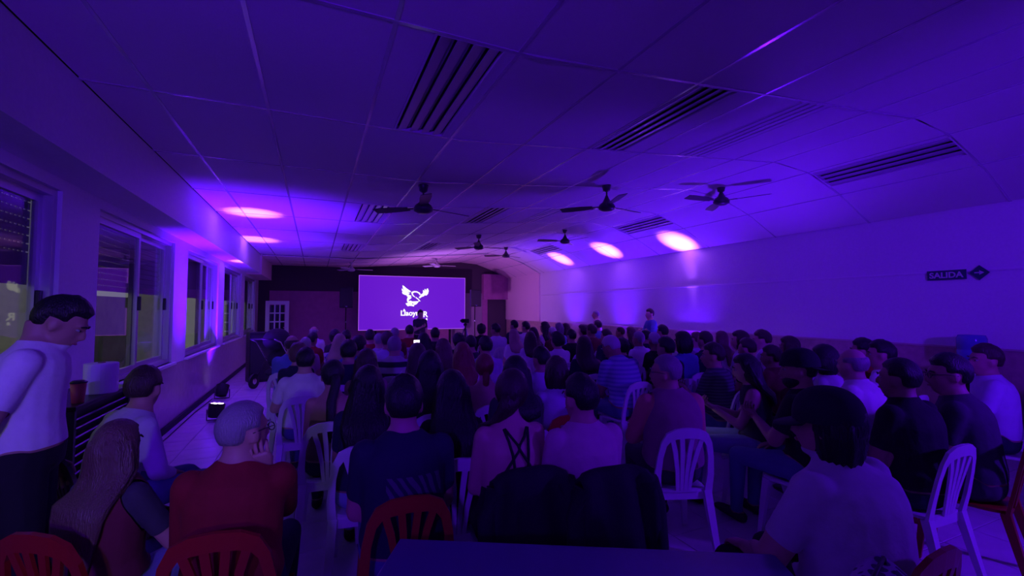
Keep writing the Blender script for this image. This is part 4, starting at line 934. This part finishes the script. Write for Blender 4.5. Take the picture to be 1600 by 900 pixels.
# ------------------------------------------------------------------ the audience: picture position of the crown of each head, distance, looks
D = math.radians
PEOPLE = [  # (x, y of crown, distance, hair, hair colour, shirt, options)
 # nearest ring
 (185,655,1.85,'longer','light brown','dark grey',dict(fem=1,ch='r',az=32,trousers='light denim',g=1.1,armR='knee',sleeve='short',hyaw=.2,over='maroon')),
 (380,624,1.85,'crop','grey','red',dict(ch='r',az=6,trousers='navy',g=1.12,hyaw=-.75,sleeve='long',glasses=1,skin=0,armR='chin')),
 (228,572,2.75,'short','brown','pale grey',dict(ch='d',az=50,trousers='denim',outstretched=1,sleeve='long',lean=.25,slump=.05,hyaw=.6,skin=1)),
 (632,586,2.15,'short','black','PRINT',dict(ch='r',az=4,trousers='denim',g=1.12,skin=0)),
 (577,571,2.85,'long','black','navy',dict(fem=1,ch='w',az=8,trousers='light denim',seed=3)),
 (706,577,2.62,'longer','black','black',dict(fem=1,ch='w',az=8,seed=9,trousers='black')),
 (803,576,2.42,'sidetail','brown','black',dict(fem=1,ch='w',az=4,neck_s=.24,sleeve='none',straps=1,trousers='black',htilt=.12,hyaw=-.2,skin=2,g=1.12,jacket=1)),
 (906,584,2.42,'short','black','pink',dict(ch='r',az=4,hyaw=.25,skin=0,jacket=1,trousers='navy')),
 (1041,554,3.20,'buzz','grey','peach',dict(ch='w',az=20,over='mauve',g=1.15,hyaw=.95,glasses=1,skin=0,armL='cross',armR='cross',sleeve='long')),
 (1290,603,1.75,'bob','black','pale grey',dict(ch='r',az=-2,cap='front',g=1.35,hyaw=.35,skin=0,armL='knee',lean=.12,trousers='black',face=1)),
 (1405,557,2.85,'crop','black','black',dict(ch='w',az=2,g=1.2,skin=1,hyaw=.1)),
 (1480,552,2.98,'short','black','dark grey',dict(ch='r',az=-12,g=1.1,hyaw=.55,glasses=1,skin=1,lean=.15)),
 (1540,537,3.83,'short','brown','lavender',dict(ch='w',az=-25,hyaw=.5,skin=1,armL='cross',armR='cross')),
 # second ring
 (478,543,4.24,'short','black','white',dict(ch='w',az=4,g=1.1,armL='knee')),
 (521,561,3.36,'pony','black','brown',dict(fem=1,ch='w',az=4,neck_s=.36,sleeve='none',skin=1)),
 (573,545,4.05,'long','brown','mauve',dict(fem=1,ch='w',hyaw=-.2,skin=2)),
 (671,548,3.60,'long','black','black',dict(fem=1,ch='w')),
 (757,552,3.90,'lowtail','red','black',dict(fem=1,ch='w',neck_s=.30,sleeve='none',skin=2)),
 (806,555,3.21,'mid','black','dark grey',dict(fem=1,ch='w')),
 (870,556,3.57,'bob','brown','lavender',dict(fem=1,ch='r',g=1.1)),
 (845,541,4.45,'short','black','lavender',dict(ch='w',hyaw=.3)),
 (1160,552,3.74,'mid','black','dark grey',dict(fem=1,ch='w',az=-38,armL='phone',armR='phone',sleeve='none',trousers='light denim',phone=1,face=1,hpitch=.2,skin=2)),
 (1248,543,3.20,'crop','black','black',dict(ch='w',az=-8,cap='back',hyaw=.5,beard=1,g=1.1,skin=1,armL='phone')),
 (1287,538,4.11,'bob','black','pale grey',dict(fem=1,ch='w')),
 (1331,545,3.59,'fringe','grey','white',dict(ch='r',az=-10,g=1.15,hyaw=-.2,lean=.1,skin=2)),
 (1205,539,4.77,'short','brown','maroon',dict(ch='w',hyaw=.3,g=1.1)),
 (1348,528,4.76,'short','black','red',dict(ch='w',hyaw=.3)),
 (1376,531,4.28,'short','black','white',dict(ch='w',hyaw=.5)),
 # third ring
 (467,534,4.95,'curly','light brown','navy',dict(fem=1,g=1.1)),
 (456,524,5.70,'fringe','brown','blue',dict(g=1.1)),
 (478,526,6.60,'crop','grey','pink',dict()),
 (489,519,7.40,'short','black','red',dict(fem=1)),
 (545,531,4.83,'short','black','navy',dict()),
 (561,524,5.55,'short','black','blue',dict(g=1.15)),
 (531,521,6.45,'mid','blond','blue',dict(fem=1)),
 (616,524,5.40,'crop','grey','STRIPE',dict(g=1.15)),
 (652,536,4.75,'long','brown','pale grey',dict(fem=1,armR='up',phone=1)),
 (692,529,5.45,'long','light brown','white',dict(fem=1)),
 (722,535,4.75,'long','red','white',dict(fem=1)),
 (759,525,5.60,'short','black','lavender',dict()),
 (870,517,6.67,'curly','black','white',dict(fem=1,g=1.1,hyaw=.4)),
 (913,524,5.58,'mid','brown','navy',dict(fem=1)),
 (948,524,5.21,'crop','white','BLUESTRIPE',dict(g=1.15,lean=.3,slump=.05,hpitch=.35,hyaw=.3)),
 (1040,526,5.20,'short','black','navy',dict(hyaw=.2)),
 (1022,518,6.36,'crop','white','black',dict(fem=1)),
 (1066,517,5.68,'bob','black','blue',dict(fem=1,g=1.1)),
 (1114,535,4.51,'short','brown','GREYSTRIPE',dict(hyaw=.5,g=1.1,az=-14,armL='phone')),
 (1101,516,6.06,'crop','brown','navy',dict(g=1.1)),
 (1127,517,7.03,'long','light brown','white',dict(fem=1)),
 (1189,515,6.30,'short','brown','white',dict(g=1.1,lean=.3,hyaw=.4)),
 (1167,528,5.37,'short','brown','navy',dict(fem=1)),
 (1233,525,5.37,'bob','brown','grey',dict(fem=1)),
 # fourth ring
 (524,514,8.10,'wild','black','black',dict(fem=1)),
 (541,515,8.83,'wild','black','dark grey',dict(fem=1)),
 (491,510,9.00,'fringe','grey','white',dict()),
 (578,515,7.70,'short','black','red',dict()),
 (592,520,7.04,'crop','grey','lavender',dict(g=1.1)),
 (605,518,6.41,'short','brown','lavender',dict()),
 (617,512,8.40,'buzz','grey','maroon',dict()),
 (640,508,9.10,'short','black','red',dict()),
 (662,520,6.55,'long','black','navy',dict(fem=1)),
 (680,512,8.20,'short','black','black',dict(g=1.1)),
 (717,519,7.28,'wild','black','black',dict(fem=1)),
 (735,524,6.58,'short','black','dark grey',dict()),
 (774,505,9.20,'short','black','lavender',dict(g=1.1,hyaw=.5)),
 (752,505,10.30,'wild','black','black',dict(fem=1)),
 (803,500,11.04,'short','black','navy',dict(hyaw=.4)),
 (821,502,10.37,'short','black','white',dict(hyaw=.4)),
 (802,514,7.98,'mid','blond','white',dict(fem=1)),
 (829,517,7.30,'mid','brown','white',dict(fem=1)),
 (833,511,8.70,'long','brown','maroon',dict(fem=1)),
 (851,502,9.73,'mid','black','white',dict(fem=1,hyaw=.4)),
 (863,510,8.92,'crop','white','maroon',dict(fem=1)),
 (873,504,10.04,'bob','grey','blue',dict(fem=1)),
 (884,505,10.60,'long','brown','lavender',dict(fem=1)),
 (893,514,8.00,'short','black','black',dict()),
 (911,506,9.40,'curly','brown','maroon',dict(fem=1,hyaw=.5)),
 (924,506,8.70,'short','brown','maroon',dict(g=1.1)),
 (934,500,11.20,'short','black','blue',dict()),
 (947,514,7.80,'short','brown','navy',dict(hyaw=.4)),
 (969,510,9.45,'crop','brown','grey',dict(hyaw=.4)),
 (972,527,6.30,'curly','black','navy',dict(fem=1)),
 (985,510,8.84,'long','light brown','navy',dict(fem=1)),
 (998,517,7.01,'crop','grey','white',dict(g=1.15)),
 (1009,515,7.90,'short','black','navy',dict()),
 (1035,507,8.25,'short','black','navy',dict()),
 (1088,517,6.90,'crop','light brown','lavender',dict(fem=1)),
 (1156,516,6.12,'bob','brown','pale grey',dict(fem=1,hyaw=.5)),
]
M_STRIPE = {'STRIPE': lambda: striped('white_navy_stripe', (.55,.55,.58), (.02,.02,.05), .13), 'BLUESTRIPE': lambda: striped('blue_fine_stripe', (.30,.34,.55), (.16,.2,.42), .045),
            'GREYSTRIPE': lambda: striped('grey_fine_stripe', (.10,.10,.13), (.05,.05,.07), .03), 'PRINT': printed}
SHIRTNAME = {'STRIPE': 'broad striped shirt', 'BLUESTRIPE': 'finely striped blue shirt', 'GREYSTRIPE': 'dark striped shirt', 'PRINT': 'navy T-shirt with faded back print'}
ORDN = ['first','second','third','fourth','fifth','sixth','seventh','eighth','ninth','tenth','eleventh','twelfth','thirteenth','fourteenth','fifteenth','sixteenth','seventeenth','eighteenth','nineteenth','twentieth']
rows = {}
BANDS = [(3.3,'front row of heads'), (4.52,'second row of heads'), (5.58,'third row of heads'), (6.65,'fourth row of heads'), (8.05,'fifth row of heads'), (8.9,'sixth row of heads'), (99,'hindmost row of heads')]
for q in PEOPLE: rows.setdefault(next(i for i, (lim, _) in enumerate(BANDS) if q[2] <= lim), []).append(q)
SEATED = []
for ri in sorted(rows):
    for oi, q in enumerate(sorted(rows[ri], key=lambda a: a[0])):
        x, y, z, hair, hc, shirt, o = q
        P = dict(at=(x, y, z), hair=hair, hc=hc, shirt=M_STRIPE[shirt]() if shirt in M_STRIPE else shirt, **{k: v for k, v in o.items() if k not in ('az', 'ch')})
        P['vox'] = .0115 if z < 2.9 else .0135 if z < 4.6 else .0175 if z < 7 else .023
        P['sm'] = 4 if z < 4.6 else 3
        r0 = unproj(x, y, z); base_az = math.atan2(3.4-r0.x, 16.7-r0.y)
        P['az'] = D(o['az']) if 'az' in o else base_az*.8 + rnd.uniform(-.1, .1)
        if 'hyaw' not in P: P['hyaw'] = rnd.uniform(-.2, .25)
        if 'htilt' not in P: P['htilt'] = rnd.uniform(-.06, .06)
        P.setdefault('trousers', rnd.choice(['denim', 'black', 'navy', 'dark grey', 'denim']))
        P.setdefault('g', rnd.uniform(.95, 1.12))
        nm = SHIRTNAME.get(shirt, shirt + (' sweater' if shirt == 'red' and z < 2 else ' top' if o.get('sleeve') == 'none' else ' shirt'))
        if o.get('over'): nm = o['over'] + ' sweater'
        where = '%s from left, %s' % (ORDN[oi], BANDS[ri][1])
        person(P, 'person in %s seated %s' % (nm, where), 'seated audience')
        ch = o.get('ch', 'w'); m = {'w': M_chw, 'r': M_chr, 'd': M_chd}[ch]
        c = chair(P['root'], -P['az'], m, '%s plastic chair under the %s person from the left, %s' % ({'w': 'white', 'r': 'red', 'd': 'dark'}[ch], ORDN[oi], BANDS[ri][1]), z < 5.6)
        SEATED.append(P); P['chair'] = c; P['where'] = where
        if o.get('jacket'):
            j = empty('jacket', P['root'], -P['az'], 'black jacket hung over the chair of the %s person from the left, front row' % ORDN[oi], 'jacket', 'jackets on chair backs')
            v = []; f = []; prof = [(-.235,.60),(-.222,.80),(-.235,.865),(-.27,.88),(-.305,.86),(-.32,.78),(-.325,.62),(-.33,.46),(-.335,.34),(-.325,.30)]; n = 17
            for yy, zz in prof:
                for i in range(n):
                    u = -1 + 2*i/(n-1); wd = .215 if zz < .7 else .215 - .035*(zz-.7)/.2
                    fold = .014*math.sin(u*7 + zz*5)*(1 if yy < -.28 else .2); v.append((u*wd, yy + fold - .02*(abs(u) > .8), zz - .035*abs(u)**3 - (.02*math.sin(u*5) if zz < .4 else 0)))
            for a_ in range(len(prof)-1):
                for i in range(n-1): f.append((a_*n+i, a_*n+i+1, (a_+1)*n+i+1, (a_+1)*n+i))
            mb = MB(); mb.add(v, f); jo = mb.build('jacket_body', cloth('jacket', (.01,.01,.014)), j, smooth=True); sd = jo.modifiers.new('thick', 'SOLIDIFY'); sd.thickness = .012
            for s in (-1, 1):
                MB().tube([(s*.175,-.31,.82), (s*.215,-.31,.7), (s*.225,-.33,.5), (s*.215,-.33,.36)], [.05,.05,.042,.036], 10).build('jacket_sleeve', MATS['cloth_jacket'], j, smooth=True)
# phones in hands
def phone(P, rel, label, glow):
    e = empty('phone', P['e'].matrix_basis @ Vector(rel), P['e'].rotation_euler.z, label, 'phone', 'lit phones')
    MB().box((-.036,-.004,-.075), (.036,.004,.075)).build('case', M_black, e, bevel=.003)
    MB().box((-.033,-.0055,-.07), (.033,-.0042,.07)).build('display', mat('phone_display', (.02,.02,.02), .2, emit=(.9,.75,1.0), estr=glow), e)
for P in SEATED:
    if P.get('phone'):
        if P.get('armR') == 'up':
            t = unproj(651, 540.5, 5.12); e = empty('phone', t, -P['az'], 'phone with bright display held up before the screen', 'phone', 'lit phones')
            MB().box((-.036,-.004,-.075), (.036,.004,.075)).build('case', M_black, e, bevel=.003)
            MB().box((-.033,-.0055,-.07), (.033,-.0042,.068)).build('display', mat('phone_display', (.02,.02,.02), .2, emit=(.9,.75,1.0), estr=1.3), e)
        else: phone(P, (.02,.46,.80), 'phone in the hands of the person turned sideways on a white chair', 2.5)

# ------------------------------------------------------------------ people on their feet
STAND = [
 dict(at=(126,466,2.22), az=D(78), hair='short', hc='black', shirt='white', trousers='black', hpitch=.55, lean=.06, slump=.015, g=1.12, armL='down', armR='back', skin=1, face=1, vox=.0105, hyaw=-.05,
      label='person in white T-shirt standing by the windows looking down'),
 dict(at=(657,484,12.2), az=D(170), hair='short', hc='black', shirt='dark grey', trousers='black', armR='phone', armL='down', vox=.02, label='person in dark top speaking before the glowing screen'),
 dict(at=(1015,482,9.9), az=D(-75), hair='short', hc='brown', shirt='blue', trousers='navy', armL='cross', armR='cross', sleeve='long', vox=.018, hyaw=.2, label='person in blue shirt standing with folded arms at the tiled wall'),
 dict(at=(931,485,12.0), az=D(-60), hair='buzz', hc='grey', shirt='pink', trousers='dark grey', armL='cross', armR='cross', vox=.02, label='person in pink shirt standing far back at the bright wall'),
]
for P in STAND:
    P['pose'] = 'stand'; lab = P.pop('label'); person(P, lab, 'people on their feet')
    SEATED.append(P)
bpy.data.scenes.remove(SCRATCH)
for P in SEATED:
    if not .84 < P['k'] < 1.14: print('HEIGHT', P['at'], round(P['k'], 2))
for i, P in enumerate(SEATED):
    for Q in SEATED[:i]:
        dd = (P['root']-Q['root']).length
        if dd < .52: print('CLOSE', P['at'], Q['at'], round(dd, 2))
